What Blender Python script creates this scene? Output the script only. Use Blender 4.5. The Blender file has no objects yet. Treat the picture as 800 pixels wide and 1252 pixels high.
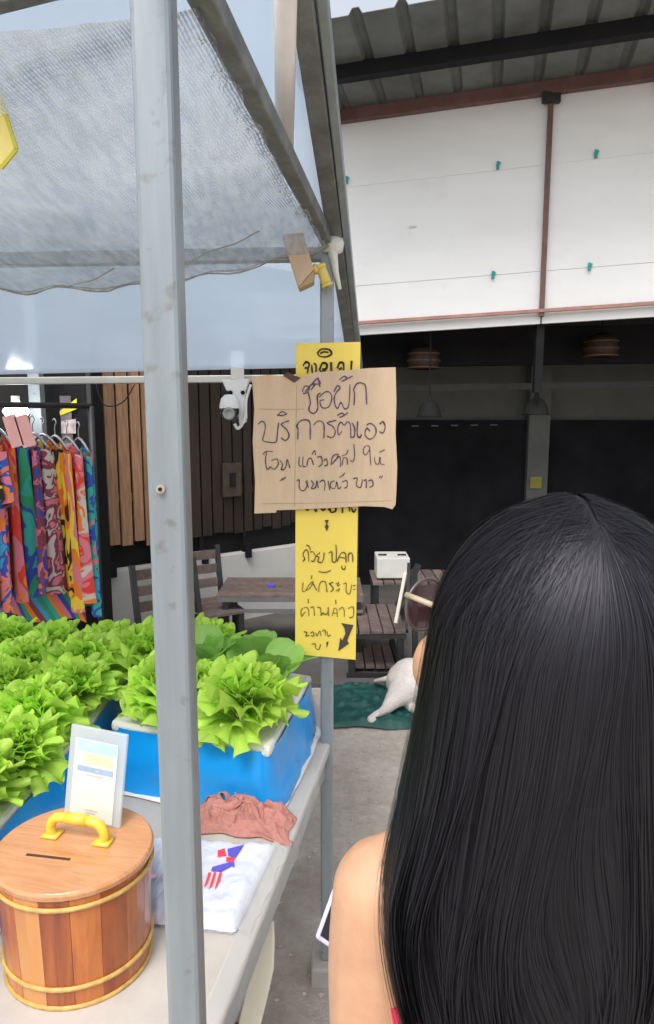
import bpy, bmesh, math, random
import numpy as np
from mathutils import Vector, Matrix, noise, Euler
R = math.radians
random.seed(7); np.random.seed(7)
sc = bpy.context.scene
C = sc.collection

# ------------------------------------------------------------------ camera
PITCH = R(8.0); CAMZ = 1.5; F = 800.0; CP, SP = math.cos(PITCH), math.sin(PITCH)
cam_d = bpy.data.cameras.new('camera'); cam = bpy.data.objects.new('camera', cam_d); C.objects.link(cam)
cam.location = (0, 0, CAMZ); cam.rotation_euler = (R(90) - PITCH, 0, 0)
cam_d.sensor_fit = 'VERTICAL'; cam_d.sensor_height = 24.0; cam_d.lens = 24.0 * F / 1252.0
cam_d.clip_start = 0.02; cam_d.clip_end = 400
sc.camera = cam
# ------------------------------------------------------------------ world + sun
SUN_EL, SUN_AZ = R(58), R(200)          # azimuth clockwise from +Y
w = bpy.data.worlds.new('World'); sc.world = w; w.use_nodes = True
nt = w.node_tree; nt.nodes.clear()
sky = nt.nodes.new('ShaderNodeTexSky'); sky.sky_type = 'NISHITA'; sky.sun_disc = False
sky.sun_elevation = SUN_EL; sky.sun_rotation = SUN_AZ; sky.air_density = 1.5; sky.dust_density = 4.0; sky.ozone_density = 1.0
hs = nt.nodes.new('ShaderNodeHueSaturation'); hs.inputs['Saturation'].default_value = 0.35; hs.inputs['Value'].default_value = 1.1
bg = nt.nodes.new('ShaderNodeBackground'); bg.inputs[1].default_value = 0.15
out = nt.nodes.new('ShaderNodeOutputWorld')
nt.links.new(sky.outputs[0], hs.inputs['Color']); nt.links.new(hs.outputs[0], bg.inputs[0]); nt.links.new(bg.outputs[0], out.inputs[0])
sd = bpy.data.lights.new('sun', 'SUN'); sd.energy = 1.3; sd.angle = R(25); sd.color = (1, .96, .9)
sun = bpy.data.objects.new('sun', sd); C.objects.link(sun)
sdir = Vector((math.sin(SUN_AZ) * math.cos(SUN_EL), math.cos(SUN_AZ) * math.cos(SUN_EL), math.sin(SUN_EL)))
sun.rotation_euler = sdir.to_track_quat('Z', 'Y').to_euler(); sun.location = (0, 0, 10)
sc.view_settings.view_transform = 'Standard'; sc.view_settings.look = 'None'
sc.view_settings.exposure = 0.62; sc.view_settings.gamma = 1.0
sc.cycles.max_bounces = 8; sc.cycles.transparent_max_bounces = 16
try: sc.cycles.use_denoising = True
except Exception: pass

# ------------------------------------------------------------------ measuring helpers (photo pixel -> point in the place)
def ray(px, py):
    u = (px - 400) / F; v = (py - 626) / F
    return Vector((u, CP - v * SP, -SP - v * CP))
CAM = Vector((0, 0, CAMZ))
def atY(px, py, Y): d = ray(px, py); return CAM + d * (Y / d.y)
def atZ(px, py, Z): d = ray(px, py); return CAM + d * ((Z - CAMZ) / d.z)
def atP(px, py, p, n):
    d = ray(px, py); return CAM + d * ((Vector(p) - CAM).dot(n) / d.dot(n))

# ------------------------------------------------------------------ materials
MATS = {}
def nodes(name):
    m = bpy.data.materials.new(name); m.use_nodes = True; t = m.node_tree
    return m, t, t.nodes['Principled BSDF'], t.nodes['Material Output']
def mat(name, col, rough=.6, metal=0., var=.12, scale=6., bump=0., bscale=60., spec=.5, col2=None, stretch=(1, 1, 1), coat=0., rnd=0., trans=0., sss=0., detail=4, rvar=0.):
    if name in MATS: return MATS[name]
    m, t, b, o = nodes(name); N = t.nodes.new; L = t.links.new
    tc = N('ShaderNodeTexCoord'); mp = N('ShaderNodeMapping'); mp.inputs['Scale'].default_value = stretch
    L(tc.outputs['Object'], mp.inputs[0])
    nz = N('ShaderNodeTexNoise'); nz.inputs['Scale'].default_value = scale; nz.inputs['Detail'].default_value = detail; nz.inputs['Roughness'].default_value = .65
    L(mp.outputs[0], nz.inputs['Vector'])
    r = N('ShaderNodeValToRGB'); c2 = col2 or tuple(min(1, c * (1 + var)) for c in col)
    c1 = col if col2 else tuple(c * (1 - var) for c in col)
    r.color_ramp.elements[0].position = .3; r.color_ramp.elements[1].position = .7
    r.color_ramp.elements[0].color = (*c1, 1); r.color_ramp.elements[1].color = (*c2, 1)
    L(nz.outputs[0], r.inputs[0]); src = r.outputs[0]
    if rnd:
        oi = N('ShaderNodeObjectInfo'); h = N('ShaderNodeHueSaturation'); mr = N('ShaderNodeMapRange')
        mr.inputs[3].default_value = 1 - rnd; mr.inputs[4].default_value = 1 + rnd
        L(oi.outputs['Random'], mr.inputs[0]); L(mr.outputs[0], h.inputs['Value']); L(src, h.inputs['Color']); src = h.outputs[0]
    L(src, b.inputs['Base Color'])
    b.inputs['Roughness'].default_value = rough; b.inputs['Metallic'].default_value = metal
    b.inputs['Specular IOR Level'].default_value = spec; b.inputs['Coat Weight'].default_value = coat
    if sss:
        b.inputs['Subsurface Weight'].default_value = sss; b.inputs['Subsurface Radius'].default_value = (.01, .004, .002); b.inputs['Subsurface Scale'].default_value = 1.0
    if rvar:
        mr2 = N('ShaderNodeMapRange'); mr2.inputs[3].default_value = rough - rvar; mr2.inputs[4].default_value = rough + rvar
        L(nz.outputs[0], mr2.inputs[0]); L(mr2.outputs[0], b.inputs['Roughness'])
    if bump:
        n2 = N('ShaderNodeTexNoise'); n2.inputs['Scale'].default_value = bscale; n2.inputs['Detail'].default_value = 5
        L(mp.outputs[0], n2.inputs['Vector'])
        bp = N('ShaderNodeBump'); bp.inputs['Strength'].default_value = min(1, bump); bp.inputs['Distance'].default_value = .01
        L(n2.outputs[0], bp.inputs['Height']); L(bp.outputs[0], b.inputs['Normal'])
    if trans:
        tr = N('ShaderNodeBsdfTranslucent'); L(src, tr.inputs[0]); mx = N('ShaderNodeMixShader'); mx.inputs[0].default_value = trans
        L(b.outputs[0], mx.inputs[1]); L(tr.outputs[0], mx.inputs[2]); L(mx.outputs[0], o.inputs[0])
    MATS[name] = m; return m
def emit(name, col, s):
    m, t, b, o = nodes(name); b.inputs['Base Color'].default_value = (*col, 1)
    b.inputs['Emission Color'].default_value = (*col, 1); b.inputs['Emission Strength'].default_value = s; return m

galv = mat('galvanised_steel', (.27, .31, .34), .40, .35, .18, 16, .06, 120, detail=7, stretch=(1, 1, .12), rvar=.1)
galv_l = mat('galvanised_steel_bright', (.46, .49, .51), .40, .3, .10, 12, .05, 90, stretch=(1, 1, .12), rvar=.1)
strutm = mat('weathered_steel', (.16, .17, .165), .55, .3, .4, 20, .15, 60, detail=9)
rust = mat('rust_red_paint', (.13, .065, .055), .6, 0, .3, 9, .15, 50)
rustl = mat('rust_red_paint_faded', (.33, .17, .14), .6, 0, .25, 9, .1, 50)
blackm = mat('black_paint', (.010, .010, .012), .75, 0, .3, 5, spec=.2)
shut = mat('shutter_black', (.009, .009, .011), .85, 0, .5, 2.5, spec=.12)
darkm = mat('dark_metal', (.03, .03, .032), .5, .3, .3, 9)
white_board = mat('white_foam_board', (.70, .71, .72), .75, 0, .04, 1.6, .12, 9, stretch=(1, 1, 2.6), detail=8)
styro = mat('styrofoam', (.72, .70, .67), .8, 0, .08, 8, .3, 300)
tablem = mat('table_laminate', (.47, .435, .40), .5, 0, .13, 7, .04, 40, detail=9)
wood_shaded = mat('shaded_slat_wood', (.018, .010, .006), .7, 0, .35, 10, .2, 40, stretch=(6, 6, .5), rnd=.3)  # slat wood darkened in colour for the shade on the right-hand slats
wood_slat = mat('brown_wood', (.34, .19, .105), .65, 0, .35, 10, .2, 40, stretch=(6, 6, .5), rnd=.25)
bench_wood = mat('weathered_bench_wood', (.13, .095, .085), .7, 0, .35, 9, .3, 50, stretch=(3, 3, 3), rnd=.2)
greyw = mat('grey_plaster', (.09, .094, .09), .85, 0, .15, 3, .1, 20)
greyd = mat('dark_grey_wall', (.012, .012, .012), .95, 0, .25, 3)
whitew = mat('white_low_wall', (.50, .49, .47), .8, 0, .1, 2.5, .1, 25)
plastic_white = mat('white_plastic', (.75, .75, .76), .35, 0, .03, 10)
rope = mat('cane_hoop', (.52, .32, .09), .45, 0, .3, 60, .2, 200)
ink = mat('marker_ink_violet', (.10, .065, .15), .6, 0, .3, 40)
ink_b = mat('marker_ink_black', (.04, .035, .02), .6, 0, .2, 40)
ink_o = mat('marker_ink_faded', (.22, .17, .035), .7, 0, .35, 60)
cardboard = mat('cardboard', (.56, .42, .29), .8, 0, .07, 5, .12, 60, stretch=(8, 8, 1))
yellow = mat('yellow_board', (.80, .62, .11), .55, 0, .05, 4)
skin = mat('skin', (.55, .315, .195), .46, 0, .10, 30, .07, 500, sss=.2, detail=8, spec=.4)
metal_roof = mat('roof_sheet', (.125, .135, .13), .6, .0, .35, 3, .05, 30, stretch=(1, 1, 1))

for gm_ in ('galvanised_steel', 'weathered_steel', 'rust_red_paint', 'white_foam_board'):
    m = MATS[gm_]; t = m.node_tree; N = t.nodes.new; L = t.links.new; b = t.nodes['Principled BSDF']; src = b.inputs['Base Color'].links[0].from_socket
    tc = N('ShaderNodeTexCoord'); nz = N('ShaderNodeTexNoise'); nz.inputs['Scale'].default_value = 45 if gm_[0] != 'w' or gm_[1] == 'e' else 6; nz.inputs['Detail'].default_value = 6; L(tc.outputs['Object'], nz.inputs['Vector'])
    mr = N('ShaderNodeMapRange'); mr.inputs[1].default_value = .63; mr.inputs[2].default_value = .72; mr.inputs[4].default_value = .4 if gm_ != 'white_foam_board' else .10; L(nz.outputs[0], mr.inputs[0])
    mx = N('ShaderNodeMixRGB'); mx.inputs[2].default_value = (.13, .085, .05, 1) if gm_ != 'white_foam_board' else (.42, .40, .36, 1); L(mr.outputs[0], mx.inputs[0]); L(src, mx.inputs[1]); L(mx.outputs[0], b.inputs['Base Color'])

# plastic sheets
def sheet_mat(name, col, transp, transl, rough=.15):
    m, t, b, o = nodes(name); N = t.nodes.new; L = t.links.new
    tc = N('ShaderNodeTexCoord'); nz = N('ShaderNodeTexNoise'); nz.inputs['Scale'].default_value = 3; nz.inputs['Detail'].default_value = 5
    L(tc.outputs['Object'], nz.inputs['Vector'])
    r = N('ShaderNodeValToRGB'); r.color_ramp.elements[0].color = (*[c * .86 for c in col], 1); r.color_ramp.elements[1].color = (*[min(1, c * 1.08) for c in col], 1)
    L(nz.outputs[0], r.inputs[0]); L(r.outputs[0], b.inputs['Base Color']); b.inputs['Roughness'].default_value = rough
    tl = N('ShaderNodeBsdfTranslucent'); L(r.outputs[0], tl.inputs[0]); tp = N('ShaderNodeBsdfTransparent')
    m1 = N('ShaderNodeMixShader'); m1.inputs[0].default_value = transl; L(b.outputs[0], m1.inputs[1]); L(tl.outputs[0], m1.inputs[2])
    m2 = N('ShaderNodeMixShader'); m2.inputs[0].default_value = transp; L(m1.outputs[0], m2.inputs[1]); L(tp.outputs[0], m2.inputs[2])
    L(m2.outputs[0], o.inputs[0]); return m
poly_sheet = sheet_mat('pale_blue_plastic_sheet', (.60, .70, .82), .34, .5)
film = sheet_mat('clear_plastic_film', (.75, .75, .75), .55, .3, .1)

# ------------------------------------------------------------------ mesh helpers
class MB:
    def __init__(s): s.v = []; s.f = []; s.mi = []
    def add(s, vs, fs, mi=0):
        b = len(s.v); s.v += [tuple(v) for v in vs]; s.f += [tuple(b + i for i in f) for f in fs]; s.mi += [mi] * len(fs)
    def box(s, c, size, M=None, mi=0):
        x, y, z = [d / 2 for d in size]; vs = [Vector((a * x, b * y, d * z)) for a in (-1, 1) for b in (-1, 1) for d in (-1, 1)]
        if M is not None: vs = [M @ v for v in vs]
        c = Vector(c); vs = [v + c for v in vs]
        s.add(vs, [(0, 1, 3, 2), (4, 6, 7, 5), (0, 4, 5, 1), (2, 3, 7, 6), (0, 2, 6, 4), (1, 5, 7, 3)], mi)
    def beam(s, a, b, w, h=None, up=(0, 0, 1), mi=0):
        a, b = Vector(a), Vector(b); d = b - a; h = h or w
        y = d.normalized(); x = y.cross(Vector(up)); 
        if x.length < 1e-4: x = y.cross(Vector((1, 0, 0)))
        x.normalize(); z = x.cross(y); M = Matrix((x, y, z)).transposed()
        s.box((a + b) / 2, (w, d.length, h), M, mi)
    def tube(s, pts, r, n=8, mi=0, cap=True, flat=1.0):
        pts = [Vector(p) for p in pts]; rr = r if hasattr(r, '__len__') else [r] * len(pts)
        rings = []; prev = None
        for i, p in enumerate(pts):
            t = (pts[min(i + 1, len(pts) - 1)] - pts[max(i - 1, 0)]).normalized()
            if prev is None: x = t.cross(Vector((0, 0, 1)) if abs(t.z) < .9 else Vector((1, 0, 0))).normalized()
            else: x = (prev - t * prev.dot(t)).normalized()
            prev = x; y = t.cross(x)
            rings.append([p + (x * math.cos(2 * math.pi * k / n) + y * math.sin(2 * math.pi * k / n) * flat) * rr[i] for k in range(n)])
        vs = [v for g in rings for v in g]; fs = []
        for i in range(len(pts) - 1):
            for k in range(n): fs.append((i * n + k, i * n + (k + 1) % n, (i + 1) * n + (k + 1) % n, (i + 1) * n + k))
        if cap: fs += [tuple(range(n))[::-1], tuple((len(pts) - 1) * n + k for k in range(n))]
        s.add(vs, fs, mi)
    def grid(s, fn, nu, nv, mi=0, closed=False):
        vs = [fn(i / nu, j / nv) for j in range(nv + 1) for i in range(nu + 1)]; W = nu + 1
        fs = [(j * W + i, j * W + i + 1, (j + 1) * W + i + 1, (j + 1) * W + i) for j in range(nv) for i in range(nu)]
        s.add(vs, fs, mi)
    def prism(s, poly, z0, z1, mi=0):      # poly list of (x,y)
        n = len(poly); vs = [(p[0], p[1], z0) for p in poly] + [(p[0], p[1], z1) for p in poly]
        s.add(vs, [tuple(range(n))[::-1], tuple(range(n, 2 * n))] + [(i, (i + 1) % n, n + (i + 1) % n, n + i) for i in range(n)], mi)
    def sheet(s, quad, nrm, th, mi=0):     # polygon of 3-D points thickened along nrm
        n = len(quad); q = [Vector(p) for p in quad]; d = Vector(nrm) * th
        s.add(q + [p + d for p in q], [tuple(range(n)), tuple(range(2 * n - 1, n - 1, -1))] + [(i, i + n, (i + 1) % n + n, (i + 1) % n) for i in range(n)], mi)
    def lathe(s, prof, n=24, c=(0, 0, 0), sx=1, sy=1, mi=0):
        vs = [(c[0] + r * sx * math.cos(2 * math.pi * k / n), c[1] + r * sy * math.sin(2 * math.pi * k / n), c[2] + z) for r, z in prof for k in range(n)]
        fs = [(i * n + k, i * n + (k + 1) % n, (i + 1) * n + (k + 1) % n, (i + 1) * n + k) for i in range(len(prof) - 1) for k in range(n)]
        s.add(vs, fs, mi)
    def build(s, name, mats, parent=None, smooth=False, bevel=0, label=None, recalc=True, solid=0, sub=0):
        me = bpy.data.meshes.new(name); me.from_pydata(s.v, [], s.f)
        for m in (mats if isinstance(mats, (list, tuple)) else [mats]): me.materials.append(m)
        me.polygons.foreach_set('material_index', s.mi)
        if recalc:
            bm = bmesh.new(); bm.from_mesh(me); bmesh.ops.recalc_face_normals(bm, faces=bm.faces)
            bm.to_mesh(me); bm.free()
        if smooth: me.polygons.foreach_set('use_smooth', [True] * len(me.polygons))
        me.update(); o = bpy.data.objects.new(name, me); C.objects.link(o)
        if parent: o.parent = parent
        if solid: md = o.modifiers.new('solid', 'SOLIDIFY'); md.thickness = solid; md.offset = 0
        if bevel: md = o.modifiers.new('bevel', 'BEVEL'); md.width = bevel; md.segments = 2; md.limit_method = 'ANGLE'
        if sub: md = o.modifiers.new('sub', 'SUBSURF'); md.levels = sub; md.render_levels = sub
        if label: o['label'] = label
        return o
def thing(name, label, cat, group=None, loc=(0, 0, 0), rz=0):
    o = bpy.data.objects.new(name, None); C.objects.link(o); o.location = loc; o.rotation_euler = (0, 0, rz); o.empty_display_size = .05
    o['label'] = label; o['category'] = cat
    if group: o['group'] = group
    return o
def tag(o, label, cat, group=None):
    o['label'] = label; o['category'] = cat
    if group: o['group'] = group
    return o
def struct(o, kind='structure'): o['kind'] = kind; return o
def fbm(x, y, z=0, o=4): return noise.fractal(Vector((x, y, z)), 1.0, 2.0, o)
def smoothpts(p, k=4):
    if len(p) < 3: return [Vector(q) for q in p]
    P = [Vector(q) for q in p]; o = []
    for i in range(len(P) - 1):
        a, b, c, d = P[max(i - 1, 0)], P[i], P[i + 1], P[min(i + 2, len(P) - 1)]
        for j in range(k):
            t = j / k; o.append(.5 * ((2 * b) + (c - a) * t + (2 * a - 5 * b + 4 * c - d) * t * t + (-a + 3 * b - 3 * c + d) * t ** 3))
    o.append(P[-1]); return o

# ------------------------------------------------------------------ ground
def ground_mat():
    m, t, b, o = nodes('trodden_dirt_and_concrete'); N = t.nodes.new; L = t.links.new
    tc = N('ShaderNodeTexCoord')
    n1 = N('ShaderNodeTexNoise'); n1.inputs['Scale'].default_value = 2.2; n1.inputs['Detail'].default_value = 8; n1.inputs['Roughness'].default_value = .7
    n2 = N('ShaderNodeTexNoise'); n2.inputs['Scale'].default_value = 26; n2.inputs['Detail'].default_value = 8; n2.inputs['Roughness'].default_value = .75
    for n in (n1, n2): L(tc.outputs['Object'], n.inputs['Vector'])
    r = N('ShaderNodeValToRGB'); e = r.color_ramp.elements; e[0].position = .35; e[0].color = (.40, .345, .29, 1); e[1].position = .66; e[1].color = (.58, .53, .47, 1)
    r2 = N('ShaderNodeValToRGB'); e = r2.color_ramp.elements; e[0].position = .3; e[0].color = (.74, .72, .70, 1); e[1].position = .65; e[1].color = (1.0, 1.0, 1.0, 1)
    mx = N('ShaderNodeMixRGB'); mx.blend_type = 'MULTIPLY'; mx.inputs[0].default_value = 1
    L(n1.outputs[0], r.inputs[0]); L(n2.outputs[0], r2.inputs[0]); L(r.outputs[0], mx.inputs[1]); L(r2.outputs[0], mx.inputs[2]); L(mx.outputs[0], b.inputs['Base Color'])
    b.inputs['Roughness'].default_value = .9
    bp = N('ShaderNodeBump'); bp.inputs['Strength'].default_value = .8; bp.inputs['Distance'].default_value = .02; L(n2.outputs[0], bp.inputs['Height']); L(bp.outputs[0], b.inputs['Normal'])
    return m
g = MB()
def gz(x, y):
    return .012 * fbm(x * 1.6, y * 1.6) + .005 * fbm(x * 9, y * 9, 3)
g.grid(lambda u, v: ((u - .5) * 6, v * 5.5 + .2, gz((u - .5) * 6, v * 5.5)), 180, 170)
def far(u, v): return ((u - .5) * 160, v * 160 - 40, -.035)
g.grid(far, 8, 8)
struct(g.build('ground', ground_mat(), smooth=True))
# small stones and grit on the trodden ground
st = MB(); rs = random.Random(3)
for i in range(260):
    x = rs.uniform(-.5, .9); y = rs.uniform(1.3, 3.4); r = rs.uniform(.003, .011)
    vs = []; 
    for a in ((1, 0, 0), (-1, 0, 0), (0, 1, 0), (0, -1, 0), (0, 0, 1), (0, 0, -1)):
        vs.append((x + a[0] * r * rs.uniform(.7, 1.3), y + a[1] * r * rs.uniform(.7, 1.3), gz(x, y - .2) + r * .3 + a[2] * r * .7))
    st.add(vs, [(0, 2, 4), (2, 1, 4), (1, 3, 4), (3, 0, 4), (2, 0, 5), (1, 2, 5), (3, 1, 5), (0, 3, 5)])
struct(tag(st.build('gravel', mat('grit', (.40, .36, .31), .9, var=.3, scale=30)), 'scattered grit and small stones on the trodden ground', 'gravel'), 'stuff')

# ------------------------------------------------------------------ shop behind: upper wall of white boards, roof, dark interior
WO = Vector((.15, 4.73, 0)); WD = Vector((1.91, -.48, 0)).normalized(); WN = Vector((WD.y, -WD.x, 0))
def hitW(px, py, off=0): return atP(px, py, WO + WN * off, WN)
shop = thing('shop_building', 'open-fronted shop with white boarded upper front and dark interior', 'building')
Ltop, Rtop = hitW(400, 152), hitW(800, 97); Lbot, Rbot = hitW(434, 410), hitW(800, 387)
def wline(A, B, s):   # point on the line A-B at distance s along WD from WO
    sa, sb = (A - WO).dot(WD), (B - WO).dot(WD); t = (s - sa) / (sb - sa); return A.lerp(B, t)
sP = (hitW(668, 250) - WO).dot(WD)
sL = (hitW(120, 420) - WO).dot(WD); sR = (hitW(1000, 380) - WO).dot(WD)
sEdge = (hitW(398, 200) - WO).dot(WD)
def wallpt(s, t): return wline(Lbot, Rbot, s).lerp(wline(Ltop, Rtop, s), t)
for s0, s1 in ((sL, sEdge - .35), (sEdge - .347, sP - .004), (sP + .004, sP + 1.30), (sP + 1.304, sR + .4)):
    for k, (t0, t1) in enumerate(((0, .2363), (.2368, .7012), (.7017, 1.0))):
        m = MB()
        dz = random.uniform(-.003, .003)
        q = [wallpt(s0, t0), wallpt(s1, t0), wallpt(s1, t1), wallpt(s0, t1)]
        q = [p + WN * dz for p in q]; m.sheet(q, -WN, .03)
        m.build('white_board', white_board, shop, bevel=.002)
def tie(px, py):
    p = hitW(px, py, .012); m = MB()
    m.box(p, (.018, .008, .05)); m.box(p + Vector((.006, -.003, .012)), (.02, .008, .018), Euler((0, .5, 0)).to_matrix()); m.box(p + Vector((-.004, -.004, -.01)), (.012, .01, .03), Euler((0, -.3, 0)).to_matrix())
    m.build('tie', mat('turquoise_twine', (.03, .30, .30), .7), shop, bevel=.002)
for p in ((424, 220), (609, 202), (729, 188), (428, 349), (603, 336), (721, 326)): tie(*p)
m = MB(); p = hitW(505, 277, .006); m.box(p, (.05, .004, .012)); m.build('stain_mark', mat('grey_smudge', (.5, .5, .5), .8), shop)
# frame: top beam, mid post, lower rail
m = MB(); m.beam(wallpt(sEdge, 1) + WN * .03 + Vector((0, 0, .02)), wallpt(sR + .4, 1) + WN * .03 + Vector((0, 0, .02)), .05, .075); m.build('top_beam', rust, shop, bevel=.003)
m = MB(); m.beam(wallpt(sP, .03) + WN * .02, wallpt(sP, .975) + WN * .02, .032, .032, up=WN); m.build('front_post', rust, shop, bevel=.002)
m = MB(); m.box(wallpt(sP, .97) + WN * .04, (.11, .03, .06)); m.build('bracket', darkm, shop)
m = MB(); m.beam(wallpt(sEdge - .4, .055) + WN * .03, wallpt(sR + .4, .055) + WN * .03, .03, .022); m.build('lower_rail', rustl, shop, bevel=.002)
m = MB(); pB = wallpt(sP + .62, .985) + WN * .05; m.beam(pB, pB + Vector((0, 0, -.11)), .015, .02, up=WN); m.build('hook', darkm, shop)
# roof sheet (ribbed), with purlins
zE = hitW(400, 22, .9).z; z0 = wallpt(.3, 1).z + .07
def roofpt(s, off):
    b = WO + WD * s + WN * off; b.z = z0 + (zE - z0) * off / .9 + (wallpt(s, 1).z - wallpt(.3, 1).z); return b
prof = []; s = sEdge - .06
while s < sR + .6:
    prof += [(s, 0), (s + .17, 0), (s + .19, .032), (s + .225, .032)]; s += .245
m = MB(); n = len(prof)
offs = [-1.6, -.8, 0, .45, .9]
vs = [roofpt(a, of) + Vector((0, 0, h)) for of in offs for a, h in prof]
m.add(vs, [(j * n + i, j * n + i + 1, (j + 1) * n + i + 1, (j + 1) * n + i) for j in range(len(offs) - 1) for i in range(n - 1)])
m.build('roof_sheet', metal_roof, shop, solid=.004)
m = MB(); m.beam(roofpt(sEdge - .05, .47) - Vector((0, 0, .035)), roofpt(sR + .5, .47) - Vector((0, 0, .045)), .07, .085); m.build('purlin', blackm, shop, bevel=.003)
if False: m = MB(); m.beam(roofpt(sEdge - .05, .1) - Vector((0, 0, .02)), roofpt(sR + .5, .1) - Vector((0, 0, .02)), .05, .036); m.build('purlin', darkm, shop, bevel=.003)
m = MB(); m.beam(roofpt(sEdge - .03, -.1) - Vector((0, 0, .06)), roofpt(sEdge - .03, .88) - Vector((0, 0, .03)), .03, .04); m.build('rafter', darkm, shop)
# interior shell
m = MB(); m.box((1.2, 5.86, 1.2), (7.0, .1, 2.6)); m.build('back_wall', greyw, shop)
m = MB(); m.prism([(-3.2, 3.7), (-1.0, 3.9), (.05, 4.78), (3.6, 3.86), (3.9, 5.8), (-3.2, 5.8)], 2.42, 2.48); m.build('ceiling', greyd, shop)  # left front extended forward to put shade on the slat screen
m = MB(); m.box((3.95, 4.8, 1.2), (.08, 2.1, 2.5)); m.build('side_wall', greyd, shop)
def bwp(px, py, Y=5.79): return atY(px, py, Y)
for x0, x1 in ((440, 643), (668, 900), (905, 1150)):
    a, b = bwp(x0, 512), bwp(x1, 512); m = MB(); m.box(((a.x + b.x) / 2, 5.76, .76), (b.x - a.x, .06, 1.48)); m.build('black_shutter', shut, shop, bevel=.004)
a = bwp(643, 500); b = bwp(668, 500); m = MB(); m.box(((a.x + b.x) / 2, 5.72, 1.15), (b.x - a.x, .1, 2.3)); m.build('column', greyw, shop)
m = MB(); p = bwp(655, 590, 5.66); m.box(p, (.10, .02, .10)); m.build('notice', mat('dull_yellow_notice', (.22, .2, .03), .7), shop)
for py, th, mm in ((437, .16, blackm), (476, .05, darkm), (415, .14, blackm)):
    a = atY(420, py, 5.3); b = atY(1050, py - 10, 5.1); m = MB(); m.beam(a, b, th * .6, th); m.build('ceiling_beam', mm, shop)
p = hitW(660, 400, -.06); m = MB(); m.beam(p + Vector((0, 0, .2)), (p.x, p.y, atY(655, 480, p.y).z), .05); m.build('hanging_post', blackm, shop)
for i in range(5):
    p = atY(508 + i * 24, 521 - i * 0.4, 5.70); m = MB(); m.box(p, (.06, .01, .012)); m.build('light_dash', mat('light_dash_grey', (.08, .08, .08), .7), shop)  # row of tiny lights drawn as plain grey dashes
m = MB(); m.prism([(-2.6, 3.66), (-.9, 3.56), (.2, 3.50), (4.0, 3.40), (4.0, 5.9), (-2.6, 5.9)], -.02, .035); struct(m.build('shop_floor', mat('shaded_concrete_floor', (.085, .08, .077), .8, 0, .3, 4, .2, 30, detail=9), bevel=.006))  # slab coloured dark to stand in for the shade inside the shop
# hanging lamps
def bell_lamp(px, py, Y, label, matr, amber=False):
    p = atY(px, py, Y); t = thing('pendant_lamp', label, 'lamp', 'pendant lamps inside the shop', p)
    m = MB()
    if amber:
        m.lathe([(.04, .10), (.10, .07), (.12, 0), (.11, -.06), (.08, -.07)], 20); m.build('lamp_shade', matr, t, smooth=True, solid=.004)
        for k in range(3):
            m = MB(); m.lathe([(.112 + .008 * (k == 1), .05 - k * .05), (.124 + .004 * (k == 1), .045 - k * .05), (.118 + .004 * (k == 1), .035 - k * .05)], 20); m.build('band', mat('wicker_band', (.10, .05, .025), .7), t, smooth=True)
    else:
        m.lathe([(.012, .09), (.018, .06), (.045, .045), (.07, .01), (.085, -.045), (.092, -.055)], 20); m.build('lamp_shade', matr, t, smooth=True, solid=.003)
    m = MB(); m.tube([(0, 0, .08), (0, 0, 2.42 - p.z)], .006, 6); m.build('cord', blackm, t)
bell_lamp(525, 500, 4.7, 'black bell-shaped pendant lamp hanging beside the cardboard sign', mat('lamp_black', (.012, .012, .012), .8, spec=.15))
bell_lamp(656, 497, 4.6, 'black bell-shaped pendant lamp hanging before the grey column', MATS['lamp_black'])
bell_lamp(518, 440, 5.0, 'round wicker lamp hanging under the ceiling nearest the signs', mat('wicker', (.035, .02, .013), .7, var=.4, scale=40), True)
bell_lamp(735, 425, 4.9, 'round wicker lamp hanging under the ceiling above the woman\'s head', MATS['wicker'], True)

# left shop: oblique low wall, slatted screen, black pillar
A0 = Vector((-1.45, 4.03, 0)); B0 = Vector((.125, 5.25, 0)); AD = (B0 - A0).normalized(); AN = Vector((AD.y, -AD.x, 0)); AL = (B0 - A0).length
AR = math.atan2(AD.y, AD.x)
sw = thing('slatted_screen_wall', 'brown vertical wooden slat screen over a low off-white wall behind the post', 'wall', None, A0, AR)
m = MB(); m.box((AL / 2, .05, .27), (AL, .08, .54)); m.build('low_wall', whitew, sw, bevel=.004)
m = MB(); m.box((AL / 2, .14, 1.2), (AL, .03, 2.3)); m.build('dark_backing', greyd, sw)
k = 0; x = .02
while x < AL - .05:
    wd = random.uniform(.072, .086); bt = .70 + random.uniform(-.03, .02)
    m = MB(); m.box((x + wd / 2, .04 + random.uniform(-.006, .006), (bt + 2.1) / 2), (wd - .008, .022, 2.1 - bt)); m.build('slat', wood_slat if x < .62 else wood_shaded, sw, bevel=.002)
    x += wd + .004
for z in (1.0, 1.9):
    m = MB(); m.box((AL / 2, .075, z), (AL, .03, .05)); m.build('batten', wood_slat, sw)
for x in (.1, .42, .75, 1.1):
    m = MB(); m.box((x, -.005, .555), (.035, .05, .10)); m.build('bracket', blackm, sw)
    m = MB(); m.box((x, .05, .62), (.03, .03, .16)); m.build('stub_post', blackm, sw)
m = MB(); p = A0 + AD * .72; 
fr = MB(); fr.box((.98, .0, 1.08), (.15, .02, .24)); fr.build('framed_picture', mat('faded_picture', (.04, .03, .018), .6, var=.4, scale=20), sw, bevel=.003)
fr = MB(); fr.box((.98, -.013, 1.08), (.05, .004, .10)); fr.build('picture_motif', blackm, sw)
pil = thing('shop_pillar', 'tall black pillar with a poster beside the rack of clothes', 'pillar')
a = atY(76, 600, 3.05); b = atY(119, 600, 3.05); m = MB(); m.box(((a.x + b.x) / 2 - .04, 3.14, 1.3), (b.x - a.x + .06, .16, 2.6)); m.build('shaft', blackm, pil, bevel=.004)
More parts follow.
